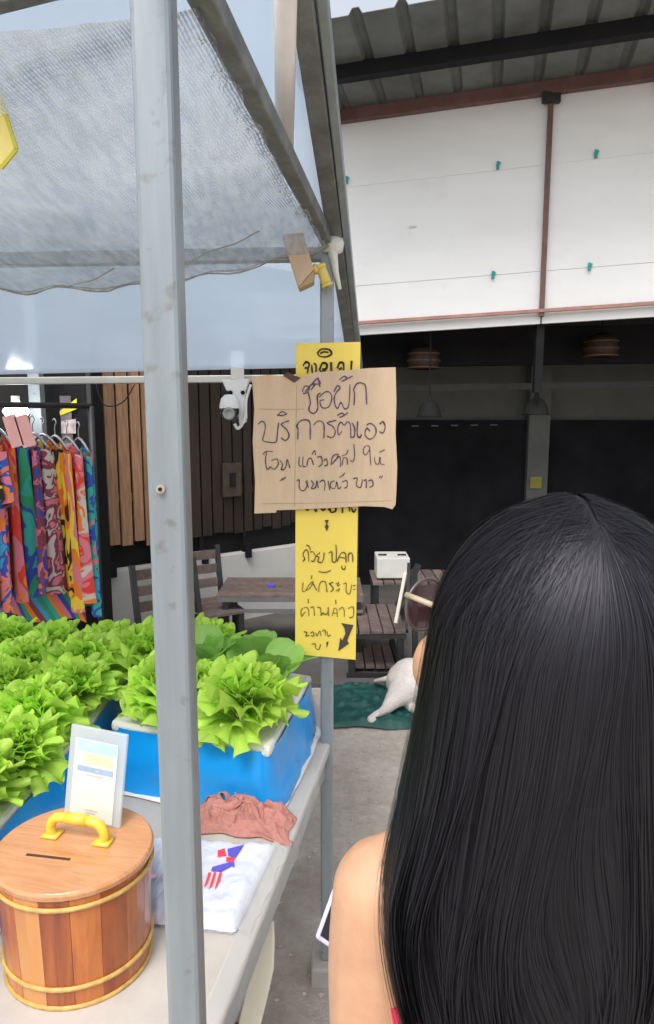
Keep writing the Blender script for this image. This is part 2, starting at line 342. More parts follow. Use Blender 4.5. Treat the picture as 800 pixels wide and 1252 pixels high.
m = MB(); m.box((b.x - .012, 3.045, 1.3), (.02, .02, 2.6)); m.build('edge_strip', darkm, pil)
# poster on pillar
c0 = atY(73, 484, 3.05); c1 = atY(95, 640, 3.05)
m = MB(); m.box(((c0.x + c1.x) / 2, 3.052, (c0.z + c1.z) / 2), (c1.x - c0.x, .006, c0.z - c1.z))
po = m.build('poster', mat('poster_paper', (.20, .17, .18), .5, var=.5, scale=18, col2=(.05, .045, .05)), pil)
m = MB(); q = [atY(73, 503, 3.045), atY(94, 487, 3.045), atY(94, 500, 3.045), atY(74, 508, 3.045)]; m.sheet(q, (0, -1, 0), .001); m.build('yellow_patch', mat('poster_yellow', (.75, .62, .02), .5), po)
for i, (y0, y1, cc) in enumerate(((512, 530, (.45, .38, .38)), (540, 552, (.30, .2, .22)), (556, 592, (.22, .16, .18)), (600, 622, (.25, .24, .24)))):
    m = MB(); q = [atY(75, y1, 3.045), atY(75, y0 + 3, 3.045), atY(93, y0, 3.045), atY(93, y1, 3.045)]; m.sheet(q, (0, -1, 0), .001); m.build('picture', mat('poster_pic%d' % i, cc, .5, var=.5, scale=30), po)
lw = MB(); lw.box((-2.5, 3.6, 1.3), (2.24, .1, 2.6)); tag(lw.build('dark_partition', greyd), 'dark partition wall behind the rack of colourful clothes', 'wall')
ob = MB(); p = atY(40, 500, 2.9); ob.box((p.x, 2.95, 1.3), (.05, .05, 2.6)); tag(ob.build('grey_pole', galv), 'plain grey pole behind the hangers of the clothes rack', 'pole')

# ------------------------------------------------------------------ stall frame
frame = thing('market_stall', 'galvanised square-tube canopy frame standing around the vegetable table', 'market stall')
def post(x, y, z0, z1, w_, m_=None):
    m = MB(); m.box((x, y, (z0 + z1) / 2), (w_, w_, z1 - z0)); return m.build('post', m_ or galv, frame, bevel=.0045)
NP = (-.147, .61); FP = (.0, 1.6); PW = .033
np_ = post(NP[0], NP[1], 0, 1.90, PW + .001)
m = MB(); m.tube([(NP[0] - .004, NP[1] - PW / 2 - .004, 1.438), (NP[0] - .004, NP[1] - PW / 2 + .003, 1.438)], .0042, 10); m.tube([(NP[0] - .004, NP[1] - PW / 2 - .0055, 1.438), (NP[0] - .004, NP[1] - PW / 2 - .003, 1.438)], .0018, 8, mi=1)
m.build('rivet', [mat('rivet_tan', (.42, .38, .30), .4, .3), blackm], np_, smooth=False)
fpo = post(FP[0], FP[1], .05, 1.885, PW)
post(-1.55, .72, 0, 1.9, PW); post(-1.45, 1.62, 0, 1.9, PW)
m = MB(); m.beam((NP[0] - .022, NP[1] - .25, 1.915), (FP[0] + .004, FP[1] + .02, 1.915), .026, .03); m.build('side_rail', strutm, frame, bevel=.003)
m = MB(); a = atY(400, 322, 1.6); m.beam((0, 1.6, a.z + .02), (-1.5, 1.62, a.z - .0), .03, .03); m.build('rear_crossbar', galv, frame, bevel=.003)
a = atZ(0, 48, 1.90); b = atZ(170, 8, 1.90); dr = (b - a).normalized(); m = MB(); m.beam(a - dr * 1.0 + Vector((0, -.012, .03)), b + dr * .16 + Vector((0, -.012, .03)), .018, .02); m.build('front_crossbar', strutm, frame, bevel=.003)
m = MB(); m.lathe([(.0, .022), (.02, .02), (.026, 0), (.022, -.02), (0, -.024)], 12, (.014, 1.585, 1.905)); m.tube([(.03, 1.57, 1.97), (.022, 1.572, 1.93), (.012, 1.578, 1.89), (.02, 1.575, 1.84), (.03, 1.57, 1.80)], [.006, .010, .012, .007, .004], 8)
m.build('tape_knot', mat('white_tape', (.72, .72, .70), .6, bump=.4, bscale=80), frame, smooth=True)
bs = MB(); bs.box((-.0, 1.605, .02), (.085, .10, .06)); bs.build('foot_block', mat('concrete_block', (.33, .31, .29), .9, bump=.3, bscale=60), frame, bevel=.006)

# sloped plastic awning beyond
aw = thing('plastic_awning', 'sloping translucent pale blue plastic awning on a dark steel frame', 'awning')
S0 = Vector((-.05, .72, 2.155)); 
def strut_at(px, py):   # plane of the awning: z = 2.342 - .262*Y
    d = ray(px, py); t = (2.342 - CAMZ) / (d.z + .262 * d.y); return CAM + d * t
s_top = strut_at(362, -60); s_bot = strut_at(433, 452)
m = MB(); m.beam(s_top, s_bot, .034, .034); m.build('edge_strut', strutm, aw, bevel=.003)
m = MB(); m.beam(s_top + Vector((.028, 0, .004)), s_bot + Vector((.024, 0, .004)), .016, .03); m.build('edge_strip', galv, aw, bevel=.002)
b0 = strut_at(0, 466); b1 = strut_at(437, 462); dd = (b1 - b0).normalized()
m = MB(); m.beam(b0 - dd * 1.2, b1, .03, .028); m.build('lower_bar', mat('bar_grey', (.33, .34, .32), .5, .3), aw, bevel=.003)
tl_ = s_top + (b0 - dd * 1.2 - b1); 
m = MB(); q = [s_top, s_bot, b0 - dd * 1.2, tl_]
def shf(u, v):
    p = s_bot.lerp(b0 - dd * 1.2, u).lerp(s_top.lerp(tl_, u), v); return p + Vector((0, 0, .012 + .006 * math.sin(u * 14) * math.sin(v * 9)))
m.grid(shf, 40, 30); m.build('plastic_sheet', poly_sheet, aw, smooth=True, solid=.002)
for vv in ():
    m = MB(); m.beam(s_bot.lerp(s_top, vv) + Vector((0, 0, .022 + .01)), (b0 - dd * 1.2).lerp(tl_, vv) + Vector((0, 0, .032)), .025, .02)
    m.build('purlin', galv, aw)
wp = MB(); wp.tube([strut_at(348, 165) - Vector((0, 0, .022)), strut_at(349, -60) - Vector((0, 0, .018))], .0165, 16); tag(wp.build('white_pipe', mat('white_pvc', (.78, .74, .73), .4), smooth=True), 'white plastic pipe running up along the underside of the sloping awning', 'pipe')

# shade net
def net_mat():
    m, t, b, o = nodes('grey_shade_net'); N = t.nodes.new; L = t.links.new
    tc = N('ShaderNodeTexCoord'); mp = N('ShaderNodeMapping'); mp.inputs['Rotation'].default_value = (0, 0, R(12)); L(tc.outputs['Object'], mp.inputs[0])
    ws = []
    for dirn, sc_, dist in (('X', 72, 1.6), ('Y', 34, 3.0)):
        wv = N('ShaderNodeTexWave'); wv.bands_direction = dirn; wv.inputs['Scale'].default_value = sc_; wv.inputs['Distortion'].default_value = dist; wv.inputs['Detail'].default_value = 3; wv.inputs['Detail Scale'].default_value = .8
        L(mp.outputs[0], wv.inputs['Vector']); ws.append(wv)
    nz = N('ShaderNodeTexNoise'); nz.inputs['Scale'].default_value = 60; nz.inputs['Detail'].default_value = 4; L(mp.outputs[0], nz.inputs['Vector'])
    nb = N('ShaderNodeTexNoise'); nb.inputs['Scale'].default_value = 4; nb.inputs['Detail'].default_value = 3; L(mp.outputs[0], nb.inputs['Vector'])
    a1 = N('ShaderNodeMath'); a1.operation = 'MULTIPLY_ADD'; L(ws[1].outputs['Fac'], a1.inputs[0]); a1.inputs[1].default_value = .35; L(ws[0].outputs['Fac'], a1.inputs[2])
    a2 = N('ShaderNodeMath'); a2.operation = 'MULTIPLY_ADD'; L(nz.outputs[0], a2.inputs[0]); a2.inputs[1].default_value = 1.2; L(a1.outputs[0], a2.inputs[2])
    a3 = N('ShaderNodeMath'); a3.operation = 'MULTIPLY_ADD'; L(nb.outputs[0], a3.inputs[0]); a3.inputs[1].default_value = 1.2; L(a2.outputs[0], a3.inputs[2])
    mr = N('ShaderNodeMapRange'); mr.inputs[1].default_value = 1.35; mr.inputs[2].default_value = 2.2; mr.inputs[3].default_value = .25; mr.inputs[4].default_value = .92; L(a3.outputs[0], mr.inputs[0])
    cr = N('ShaderNodeValToRGB'); cr.color_ramp.elements[0].position = .38; cr.color_ramp.elements[0].color = (.10, .115, .125, 1); cr.color_ramp.elements[1].position = .62; cr.color_ramp.elements[1].color = (.46, .48, .50, 1)
    ns = N('ShaderNodeTexNoise'); ns.inputs['Scale'].default_value = 38; ns.inputs['Detail'].default_value = 3; ms = N('ShaderNodeMapping'); ms.inputs['Scale'].default_value = (2.2, .45, 1); ms.inputs['Rotation'].default_value = (0, 0, R(14)); L(tc.outputs['Object'], ms.inputs[0]); L(ms.outputs[0], ns.inputs['Vector']); L(ns.outputs[0], cr.inputs[0]); L(cr.outputs[0], b.inputs['Base Color']); b.inputs['Roughness'].default_value = .7
    tl = N('ShaderNodeBsdfTranslucent'); tl.inputs[0].default_value = (.42, .44, .46, 1); mx = N('ShaderNodeMixShader'); mx.inputs[0].default_value = .5
    L(b.outputs[0], mx.inputs[1]); L(tl.outputs[0], mx.inputs[2])
    tp = N('ShaderNodeBsdfTransparent'); m2 = N('ShaderNodeMixShader'); L(mr.outputs[0], m2.inputs[0]); L(tp.outputs[0], m2.inputs[1]); L(mx.outputs[0], m2.inputs[2])
    L(m2.outputs[0], o.inputs[0]); return m
netm = net_mat()
nth = thing('shade_net', 'grey woven shade net sagging between the rails above the lettuces', 'net')
def netf(u, v):
    # u: right(0)->left(1), v: near(0)->far(1)
    y = .70 + (1.56 - .70) * v; xr = NP[0] + (FP[0] - NP[0]) * (y - .61) / .99 + .010
    x = xr - u * (1.35)
    y2 = y - .10 * v * u
    z = 1.897 - .075 * math.sin(math.pi * min(1, u * 1.0)) ** .8 * (0.55 + .9 * v) - .02 * math.sin(math.pi * v)
    z += .010 * fbm(x * 6, y * 6) + .006 * math.sin(x * 40 + y * 12) * (v ** 3) + (.003 * math.sin(y * 55) + .005 * fbm(1, y * 22)) * math.exp(-u * 40)
    if u < .03: x += .004 * fbm(2, y * 40) * (1 - u / .03)
    return (x, y2 + (v > .99) * .01 * fbm(x * 25, 3), z)
m = MB(); m.grid(netf, 110, 70); m.build('net_panel', netm, nth, smooth=True)
hemm = mat('net_hem', (.33, .32, .29), .8, bump=.5, bscale=200)
for off, mi in ((0, .004), (.022, .0025)):
    m = MB(); pts = [Vector(netf(u / 60, 1 - off)) - Vector((0, 0, .003)) for u in range(61)]; m.tube(pts, [mi * .45 * (1 + .5 * fbm(i * .7, 1)) for i in range(61)], 5); m.build('hem', hemm, nth, smooth=True)
m = MB(); rn = random.Random(5)
for i in range(520):   # frayed threads along the edges
    if i % 3: u, v = rn.random() * .75, 1 - rn.random() * .02
    else: u, v = rn.random() * .012, rn.random()
    p = Vector(netf(u, v)); d = Vector((rn.uniform(-.005, .005), rn.uniform(-.005, .005), -rn.uniform(.002, .008)))
    m.tube([p, p + d * .6 + Vector((rn.uniform(-.002, .002), 0, 0)), p + d], .0004, 3, cap=False)
struct(m.build('frayed_threads', hemm, nth), 'stuff')
m = MB(); pts = [Vector(netf(.07 + .2 * t, .70 + .22 * t)) - Vector((0, 0, .004)) for t in [i / 20 for i in range(21)]]; m.tube(pts, .0013, 5)
pts = [Vector(netf(.30 + .12 * t, .80 + .17 * t)) - Vector((0, 0, .004)) for t in [i / 20 for i in range(21)]]; m.tube(pts, .0013, 5); m.build('seam', hemm, nth, smooth=True)

# hanging block of cardboard + yellow pipe fitting at the joint
cb = thing('cardboard_packet', 'folded tan cardboard packet hanging under the corner of the net', 'packet')
P = lambda x, y: atY(x, y, 1.53)
m = MB(); m.sheet([P(344, 286), P(371, 284), P(384, 330), P(365, 352)], (0, 1, 0), .045); m.build('box_front', cardboard, cb, bevel=.003)
m = MB(); q = [P(365, 352) + Vector((.001, -.001, 0)), P(384, 330) + Vector((.001, -.001, 0)), P(384, 344), P(366, 352) + Vector((0, 0, -.001))]; m.sheet(q, (0, 1, 0), .045); m.build('flap', mat('cardboard_flap', (.42, .29, .15), .8), cb)
yf = MB(); j0, j1, j2 = atY(383, 332, 1.55), atY(391, 324, 1.55), atY(401, 350, 1.55)
yf.tube([j0, j1.lerp(j0, .3)], .011, 10); yf.tube([j1, j2], .0115, 12); yf.tube([j2.lerp(j1, .1), j2], .0135, 12); yf.tube([j1, j1.lerp(j2, .16)], .0135, 12)
tag(yf.build('pipe_fitting', mat('yellow_pvc', (.75, .58, .16), .45), smooth=True), 'yellow plastic pipe fitting at the top of the far post', 'pipe fitting')
# yellow card at the left edge
yc = MB(); Q = lambda x, y: atY(x, y, .82)
yc.sheet([Q(-60, 210), Q(2, 206), Q(21, 183), Q(0, 116), Q(-30, 60), Q(-80, 90)], (0, 1, 0), .002)
yo = yc.build('yellow_card', mat('yellow_card_face', (.82, .70, .22), .5), bevel=.0008); tag(yo, 'yellow card hanging under the net at the left edge', 'card')
rb = MB(); 
for a_, b_ in ((Q(21, 183), Q(0, 116)), (Q(2, 206), Q(21, 183))): rb.beam(a_ + Vector((0, -.001, 0)), b_ + Vector((0, -.001, 0)), .003, .004)
ro = rb.build('card_border', mat('card_border_olive', (.55, .50, .03), .5), yo)

# ------------------------------------------------------------------ handwritten signs
def ribbon(mb, pts, w_, nrm, mi=0):
    pts = smoothpts(pts, 3)
    for i in range(len(pts) - 1):
        a, b = pts[i], pts[i + 1]; d = b - a
        if d.length < 1e-6: continue
        s = d.normalized().cross(nrm) * w_ / 2 * (1.05 + .55 * noise.noise(a * 90)); e = d.normalized() * w_ * .25
        mb.add([a - s - e, a + s - e, b + s + e, b - s + e], [(0, 1, 2, 3)], mi)
SN = Vector((0, -1, 0)); YS = 1.572; YC = 1.556
def crop_a(X, Y): return (290 + X / 3.81, 400 + Y / 3.81)
def crop_b(X, Y): return (350 + X / 8., 600 + Y / 8.)
def crop_c(X, Y): return (350 + X / 8., 700 + Y / 8.)
ys = thing('yellow_sign', 'tall narrow yellow handwritten sign board hanging on the far post', 'sign')
def yq(px, py, off=0): return atY(px, py, YS - off)
m = MB(); m.sheet([yq(362, 420), yq(441, 418), yq(435, 807), yq(361, 800)], (0, 1, 0), .006); m.build('board', yellow, ys, bevel=.001)
def write(strokes, crop, Y, w_, matr, parent, name='handwriting'):
    gs = {}
    for q_ in strokes:
        my = sum(p[1] for p in q_) / len(q_); lim = LINES.get(crop.__name__ + str(len(strokes)), [])
        gs.setdefault(sum(my > l for l in lim), []).append(q_)
    for g_ in gs.values(): write1(g_, crop, Y, w_, matr, parent, name)
LINES = {}
for _n in range(20, 60): LINES['crop_c%d' % _n] = [235, 500, 660]
for _n in range(5, 20): LINES['crop_a%d' % _n] = [142]
for _n in range(5, 20): LINES['crop_b%d' % _n] = [500]
def write1(strokes, crop, Y, w_, matr, parent, name='handwriting'):
    m = MB()
    for i, s in enumerate(strokes):
        pts = [atY(*crop(*p), Y - .0002 * (i % 5)) for p in s]; ribbon(m, pts, w_ * random.uniform(.85, 1.15), SN)
    return m.build(name, matr, parent, recalc=False)
write([[(375, 120), (395, 102), (430, 105), (440, 125), (415, 138), (385, 135), (375, 120)], [(388, 122), (405, 115), (425, 118)],
       [(308, 180), (320, 162), (336, 170), (332, 188), (316, 190)], [(334, 180), (328, 212)], [(348, 178), (352, 214), (366, 212), (368, 176), (358, 170)], [(384, 200), (398, 168), (418, 172), (416, 194), (398, 196)], [(418, 186), (404, 206), (388, 206)],
       [(438, 165), (440, 212)], [(468, 190), (478, 166), (496, 170), (496, 212)], [(476, 196), (488, 190)], [(534, 158), (532, 196), (540, 204)]], crop_a, YS - .0015, .0042, ink_b, ys)
write([[(190, 180), (210, 190), (232, 168)], [(268, 150), (292, 205), (302, 140)], [(340, 160), (370, 145), (388, 170), (362, 192), (338, 175)], [(345, 170), (380, 172)], [(415, 190), (440, 150), (470, 150), (486, 196), (440, 212), (430, 180)], [(500, 120), (490, 190)], [(555, 100), (550, 215)], [(560, 108), (612, 88), (620, 200)], [(640, 170), (660, 210), (684, 178)]], crop_b, YS - .0015, .0040, ink_b, ys)
write([[(165, 690), (182, 665), (165, 625), (190, 578), (215, 600), (222, 690)], [(200, 530), (228, 548), (238, 580)], [(235, 600), (262, 598), (287, 640), (270, 690), (245, 685)], [(330, 605), (295, 640), (322, 650), (310, 690), (345, 702), (366, 660), (372, 608)], [(418, 610), (448, 600), (452, 690), (485, 692), (492, 620), (488, 530)], [(500, 690), (520, 640), (545, 608), (580, 612), (587, 700)], [(525, 650), (575, 660)], [(545, 735), (550, 765), (575, 765), (578, 735)], [(610, 690), (608, 630), (632, 608), (650, 630), (652, 700)], [(320, 790), (380, 800), (435, 780)]], crop_b, YS - .0015, .0026, mat('marker_ink_olive', (.16, .125, .03), .7, var=.3, scale=60), ys)
write([[(165, 100), (160, 180), (182, 185)], [(190, 180), (230, 112), (265, 90), (235, 150), (195, 175)], [(265, 110), (297, 172)], [(252, 30), (246, 62)], [(320, 190), (322, 130), (345, 90), (385, 95), (400, 190)], [(460, 95), (425, 110), (440, 125), (462, 160), (435, 190)], [(488, 112), (515, 98), (500, 130), (528, 118)], [(488, 180), (524, 158), (508, 190)], [(560, 112), (588, 105), (588, 190), (622, 206), (642, 120)], [(655, 130), (678, 124)], [(655, 168), (682, 160)],
       [(188, 385), (165, 410), (150, 430), (148, 365), (190, 340), (218, 360), (222, 425)], [(215, 260), (218, 300)], [(240, 345), (268, 338), (278, 420)], [(305, 340), (338, 350), (342, 420), (360, 395), (385, 410), (408, 390), (412, 340)], [(412, 340), (416, 425)], [(450, 425), (462, 385), (470, 350), (495, 360), (503, 435)], [(460, 395), (495, 400)], [(485, 268), (487, 308)], [(518, 365), (545, 340), (566, 360), (570, 432)], [(608, 352), (650, 334), (662, 370), (655, 430), (618, 442)],
       [(175, 580), (205, 588), (192, 622), (226, 612)], [(240, 592), (265, 580), (270, 620), (246, 618)], [(290, 590), (302, 622), (330, 570), (342, 622)], [(350, 575), (380, 562), (384, 612)], [(400, 578), (408, 622), (436, 612)],
       [(252, 702), (285, 698), (290, 740), (320, 752), (338, 702)]], crop_c, YS - .0015, .0024, ink_o, ys)
m = MB(); ar = [(540, 495), (590, 505), (660, 515), (625, 600), (598, 665), (615, 695), (510, 770), (530, 640), (550, 665), (580, 600), (570, 540)]
m.sheet([atY(*crop_c(*p), YS - .0022) for p in ar], (0, 1, 0), .0015)
m.sheet([atY(*crop_c(*p), YS - .0022) for p in ((395, 680), (415, 680), (405, 715), (395, 738))], (0, 1, 0), .0015)
m.sheet([atY(*crop_b(*p), YS - .0022) for p in ((378, 288), (418, 286), (402, 325), (418, 350), (398, 398), (378, 350), (394, 325))], (0, 1, 0), .0015)
m.build('arrow_mark', mat('arrow_ink', (.06, .045, .035), .6), ys)
cs = thing('cardboard_sign', 'square brown cardboard sign with handwriting fixed over the yellow sign', 'sign')
def cq(px, py, o_=0): return atY(px, py, YC - o_)
out_px = [(308, 460), (330, 458), (358, 461), (364, 463), (385, 455), (420, 453), (452, 450), (484, 449), (485, 490), (484, 530), (486, 570), (485, 600), (484, 617), (480, 623), (470, 620), (445, 619), (410, 621), (370, 623), (338, 624), (338, 627), (311, 628), (312, 590), (309, 540), (311, 500)]
m = MB(); m.sheet([cq(*p) for p in out_px], (0, 1, 0), .005); m.build('board', cardboard, cs, bevel=.0012)
m = MB()
for a_, b_ in (((363, 470), (360, 620)), ((318, 500), (372, 500)), ((320, 616), (480, 612))):
    ribbon(m, [atY(*a_, YC - .0006), atY((a_[0] + b_[0]) / 2, (a_[1] + b_[1]) / 2 + .8, YC - .0006), atY(*b_, YC - .0006)], .0016, SN)
m.build('crease', mat('cardboard_crease', (.42, .30, .20), .8), cs, recalc=False)
m = MB(); m.sheet([cq(346, 459, .002), cq(352, 455, .002), cq(368, 462, .002), cq(360, 468, .002)], (0, 1, 0), .002); m.build('torn_patch', mat('torn_brown', (.09, .05, .03), .8), cs)
T1 = [[(305, 300), (315, 275), (338, 280), (325, 305), (308, 308)], [(318, 300), (345, 268), (362, 266), (345, 292)], [(330, 300), (342, 350), (334, 385), (355, 402), (376, 380), (374, 320), (388, 308)], [(352, 262), (372, 240), (388, 262), (362, 265)], [(378, 236), (386, 276)],
      [(384, 325), (410, 302), (432, 304), (442, 332), (426, 372), (396, 374), (386, 345), (404, 338)], [(452, 300), (468, 272), (480, 284), (464, 302), (452, 335), (466, 380), (484, 350), (500, 380), (518, 372), (524, 330), (526, 268)], [(478, 246), (498, 228), (512, 240), (488, 252)], [(512, 240), (538, 228)],
      [(545, 362), (548, 312), (544, 290), (560, 262), (588, 262), (600, 282), (604, 358)],
      [(98, 452), (118, 438), (132, 458), (126, 500), (120, 528), (150, 536), (182, 534), (188, 490), (194, 446)], [(188, 412), (208, 394), (230, 404), (206, 412), (188, 408)], [(242, 436), (206, 452), (232, 478), (242, 508), (226, 528), (206, 516)],
      [(283, 522), (284, 475), (278, 460), (296, 436), (326, 432), (340, 450), (341, 522)], [(358, 456), (374, 438), (396, 440), (406, 462), (404, 516)], [(462, 434), (420, 446), (446, 462), (458, 490), (444, 514), (420, 508)],
      [(488, 486), (472, 502), (470, 465), (484, 442), (500, 458), (514, 440), (528, 456), (530, 516)], [(468, 412), (486, 400), (500, 410), (478, 420)], [(500, 410), (516, 398)], [(536, 446), (548, 470), (546, 508), (534, 512)],
      [(562, 440), (560, 500), (572, 514), (580, 500)], [(618, 484), (604, 470), (596, 500), (618, 522), (644, 502), (646, 468), (622, 448), (604, 456)], [(664, 452), (680, 440), (690, 465), (680, 492), (664, 486)]]
T2 = [[(120, 592), (138, 578), (166, 580)], [(138, 584), (132, 620), (140, 662), (156, 650)], [(160, 622), (186, 614), (192, 640), (172, 662), (156, 650)], [(200, 620), (212, 640), (206, 664), (226, 655), (234, 616), (246, 656)], [(290, 605), (288, 640), (300, 650)], [(308, 605), (306, 645), (320, 650)], [(325, 646), (332, 616), (346, 612), (356, 642)], [(350, 592), (362, 574), (366, 596)],
      [(374, 606), (392, 604), (396, 636), (380, 650)], [(404, 622), (416, 614), (422, 640), (408, 646)], [(438, 642), (446, 602), (472, 592), (458, 622)], [(444, 636), (478, 602), (482, 650)], [(490, 600), (510, 590), (518, 572)], [(490, 642), (496, 610), (512, 612), (514, 640)], [(544, 545), (548, 600), (540, 626), (528, 620)],
      [(616, 572), (600, 596), (588, 580), (596, 556), (616, 556), (620, 600), (624, 642)], [(640, 606), (645, 634), (660, 636), (664, 606)], [(668, 606), (668, 634), (686, 640)], [(664, 582), (688, 570)],
      [(200, 716), (212, 704)], [(212, 712), (226, 698)], [(278, 716), (290, 712), (290, 750), (310, 762), (326, 740), (320, 716)], [(326, 712), (332, 748)], [(345, 715), (356, 730), (346, 752), (366, 746), (372, 716), (378, 748)], [(385, 722), (400, 712), (410, 726), (406, 762)], [(424, 716), (432, 758)],
      [(454, 716), (438, 722), (436, 746), (456, 750), (464, 720)], [(466, 722), (472, 752), (484, 744)], [(476, 700), (492, 690), (502, 678)], [(490, 722), (510, 714), (514, 740), (500, 750)], [(542, 706), (560, 704), (556, 736), (576, 746), (584, 710)], [(590, 716), (602, 712), (602, 748)], [(612, 716), (628, 712), (634, 736), (618, 746)], [(662, 702), (668, 694)], [(672, 702), (678, 692)]]
LINES['crop_a%d' % len(T1)] = [388]; LINES['crop_a%d' % len(T2)] = [680]
write(T1, crop_a, YC - .0012, .0027, ink, cs); write(T2, crop_a, YC - .0012, .0022, mat('marker_ink_dark', (.09, .07, .10), .6, var=.3, scale=40), cs)

# security camera hanging from the lower bar
Yc = 2.52
sc_t = thing('security_camera', 'white security camera with black lens dome hanging under the awning bar', 'security camera')
q = lambda x, y, Y=Yc: atY(x, y, Y)
m = MB(); m.sheet([q(271, 464), q(305, 463), q(301, 477), q(277, 478)], (0, 1, 0), .03); m.build('mount', plastic_white, sc_t, bevel=.003)
m = MB(); m.sheet([q(279, 476), q(300, 475), q(301, 516), q(293, 520), (q(289, 490))], (0, 1, 0), .03); m.build('arm', plastic_white, sc_t, bevel=.003)
c_ = q(281, 500, Yc - .03); rr = .038
m = MB(); m.lathe([(.0, .052), (.018, .05), (.032, .036), (.038, .012), (.038, 0)], 20, c_ + Vector((0, 0, .002))); m.build('housing', plastic_white, sc_t, smooth=True)
m = MB(); m.lathe([(.036, .003), (.036, -.014), (.028, -.034), (.012, -.044), (0, -.045)], 20, c_); dm = m.build('dome', mat('black_gloss', (.01, .01, .012), .12), sc_t, smooth=True)
m = MB(); m.lathe([(.020, 0), (.024, .004), (.02, .008), (.015, .006), (.008, .002), (0, .003)], 18); ln = m.build('lens_ring', mat('lens_grey', (.3, .31, .32), .25, .4), dm, smooth=True); ln.location = c_ + Vector((.002, -.035, -.018)); ln.rotation_euler = (R(90), 0, 0)
for x in (282, 297):
    m = MB(); p = q(x, 480, Yc - .005); m.tube([p, p + Vector((0, .01, 0))], .008, 10); m.build('screw', blackm, sc_t)
m = MB(); m.tube(smoothpts([q(307, 470), q(303, 482), q(301, 492), q(301, 512)]), .005, 8); m.tube(smoothpts([q(300, 505), q(297, 517), q(291, 524), q(287, 518)]), .006, 8); m.build('cable', plastic_white, sc_t, smooth=True)
m = MB(); m.beam(q(290, 463) + Vector((0, .015, 0)), q(290, 430) + Vector((0, .0, 0)), .05, .03); m.build('bracket', plastic_white, sc_t, bevel=.002)

# ------------------------------------------------------------------ table
TZ = .676
e0 = atZ(270, 1252, TZ); e1 = atZ(405, 905, TZ); ed = (e1 - e0).normalized()
tab = thing('stall_table', 'long grey-white laminate table carrying the lettuce trays and money box', 'table')
nr = e0 - ed * .42; fr_ = e1 + ed * .0
poly = [(nr.x, nr.y), (fr_.x, fr_.y), (-.01, 1.72), (-.04, 1.90), (-1.45, 1.93), (nr.x - 1.5, nr.y + .1)]
m = MB(); m.prism(poly, TZ - .028, TZ); m.build('tabletop', tablem, tab, bevel=.006)
m = MB(); m.beam((nr.x - .016, nr.y + .03, TZ - .055), (fr_.x - .03, fr_.y - .03, TZ - .055), .03, .05); m.build('side_frame', galv, tab, bevel=.002)
for (x, y) in ((nr.x - .12, nr.y + .15), (-.25, 1.9), (nr.x - 1.3, nr.y + .15), (-1.3, 1.9)):
    m = MB(); m.box((x, y, (TZ - .03) / 2), (.03, .03, TZ - .03)); m.build('leg', galv, tab, bevel=.002)
# plastic film hanging over the right edge
m = MB()
def filmf(u, v):
    p = e0 - ed * .3 + ed * (u * .95); s = Vector((ed.y, -ed.x, 0))
    wob = .006 * fbm(u * 14, v * 3); 
    if v < .5: q_ = p - s * (.03 * (1 - v * 2)) + Vector((0, 0, .003 + .001 * wob)); return q_
    vv = (v - .5) * 2; return p + s * (.002 + .003 * vv + .5 * abs(wob)) + Vector((0, 0, .003 - vv * (.042 + .014 * fbm(u * 6, 7))))
m.grid(filmf, 60, 12); m.build('plastic_film', film, tab, smooth=True)

# ------------------------------------------------------------------ trays with blue skirts
blue_m = mat('blue_tarpaulin', (.005, .30, .78), .33, 0, .14, 3, .12, 14, coat=.1)
def tray(poly_px, name, label, zt=.83, skirt=True):
    t = thing('grow_tray', label, 'tray', 'white styrofoam grow trays on the table')
    n = len(poly_px); c = Vector((sum(p[0] for p in poly_px) / n, sum(p[1] for p in poly_px) / n))
    m = MB(); m.prism(poly_px, zt - .024, zt); m.build('board', styro, t, bevel=.008)
    m = MB(); inner = []
    # rounded bulging skirt around the board, sampled along the outline
    L_ = []; 
    for i in range(n):
        a = Vector(poly_px[i]); b = Vector(poly_px[(i + 1) % n])
        for k in range(14): L_.append(a.lerp(b, k / 14))
    # smooth the corners
    for _ in range(2): L_ = [(L_[i - 1] + L_[i] * 2 + L_[(i + 1) % len(L_)]) / 4 for i in range(len(L_))]
    N_ = len(L_)
    def f(u, v):
        i = int(round(u * N_)) % N_; p = L_[i]; o_ = (p - c).normalized(); z = (zt - .010) * (1 - v) + (TZ + .003) * v
        fl = .018; bul = .005 + fl * v ** 1.1 + (.006 + .012 * v * (1 - .5 * v)) * fbm(p.x * 13 + p.y * 13, v * 1.6)
        q_ = p + o_ * bul; return (q_.x, q_.y, z)
    m.grid(f, N_, 10); m.build('blue_skirt', blue_m, t, smooth=True)
    m = MB()
    def g_(u, v):
        i = int(round(u * N_)) % N_; p = L_[i]; o_ = (p - c).normalized(); fl = .018; q_ = p + o_ * (fl - .002 + .016 * v + .006 * fbm(u * 20, 5)); return (q_.x, q_.y, TZ + .004 + .004 * (1 - v))
    m.grid(g_, N_, 2); m.build('liner_edge', styro, t, smooth=True)
    return t
tray([(-.487, 1.389), (-.118, 1.268), (-.040, 1.66), (-.42, 1.80)], '', 'white styrofoam grow tray in blue sheeting, the right-hand one near the far post')
tray([(-1.38, .70), (-.565, .70), (-.530, 1.41), (-.55, 1.84), (-1.38, 1.84)], '', 'white styrofoam grow tray in blue sheeting, the left-hand one behind the money box')

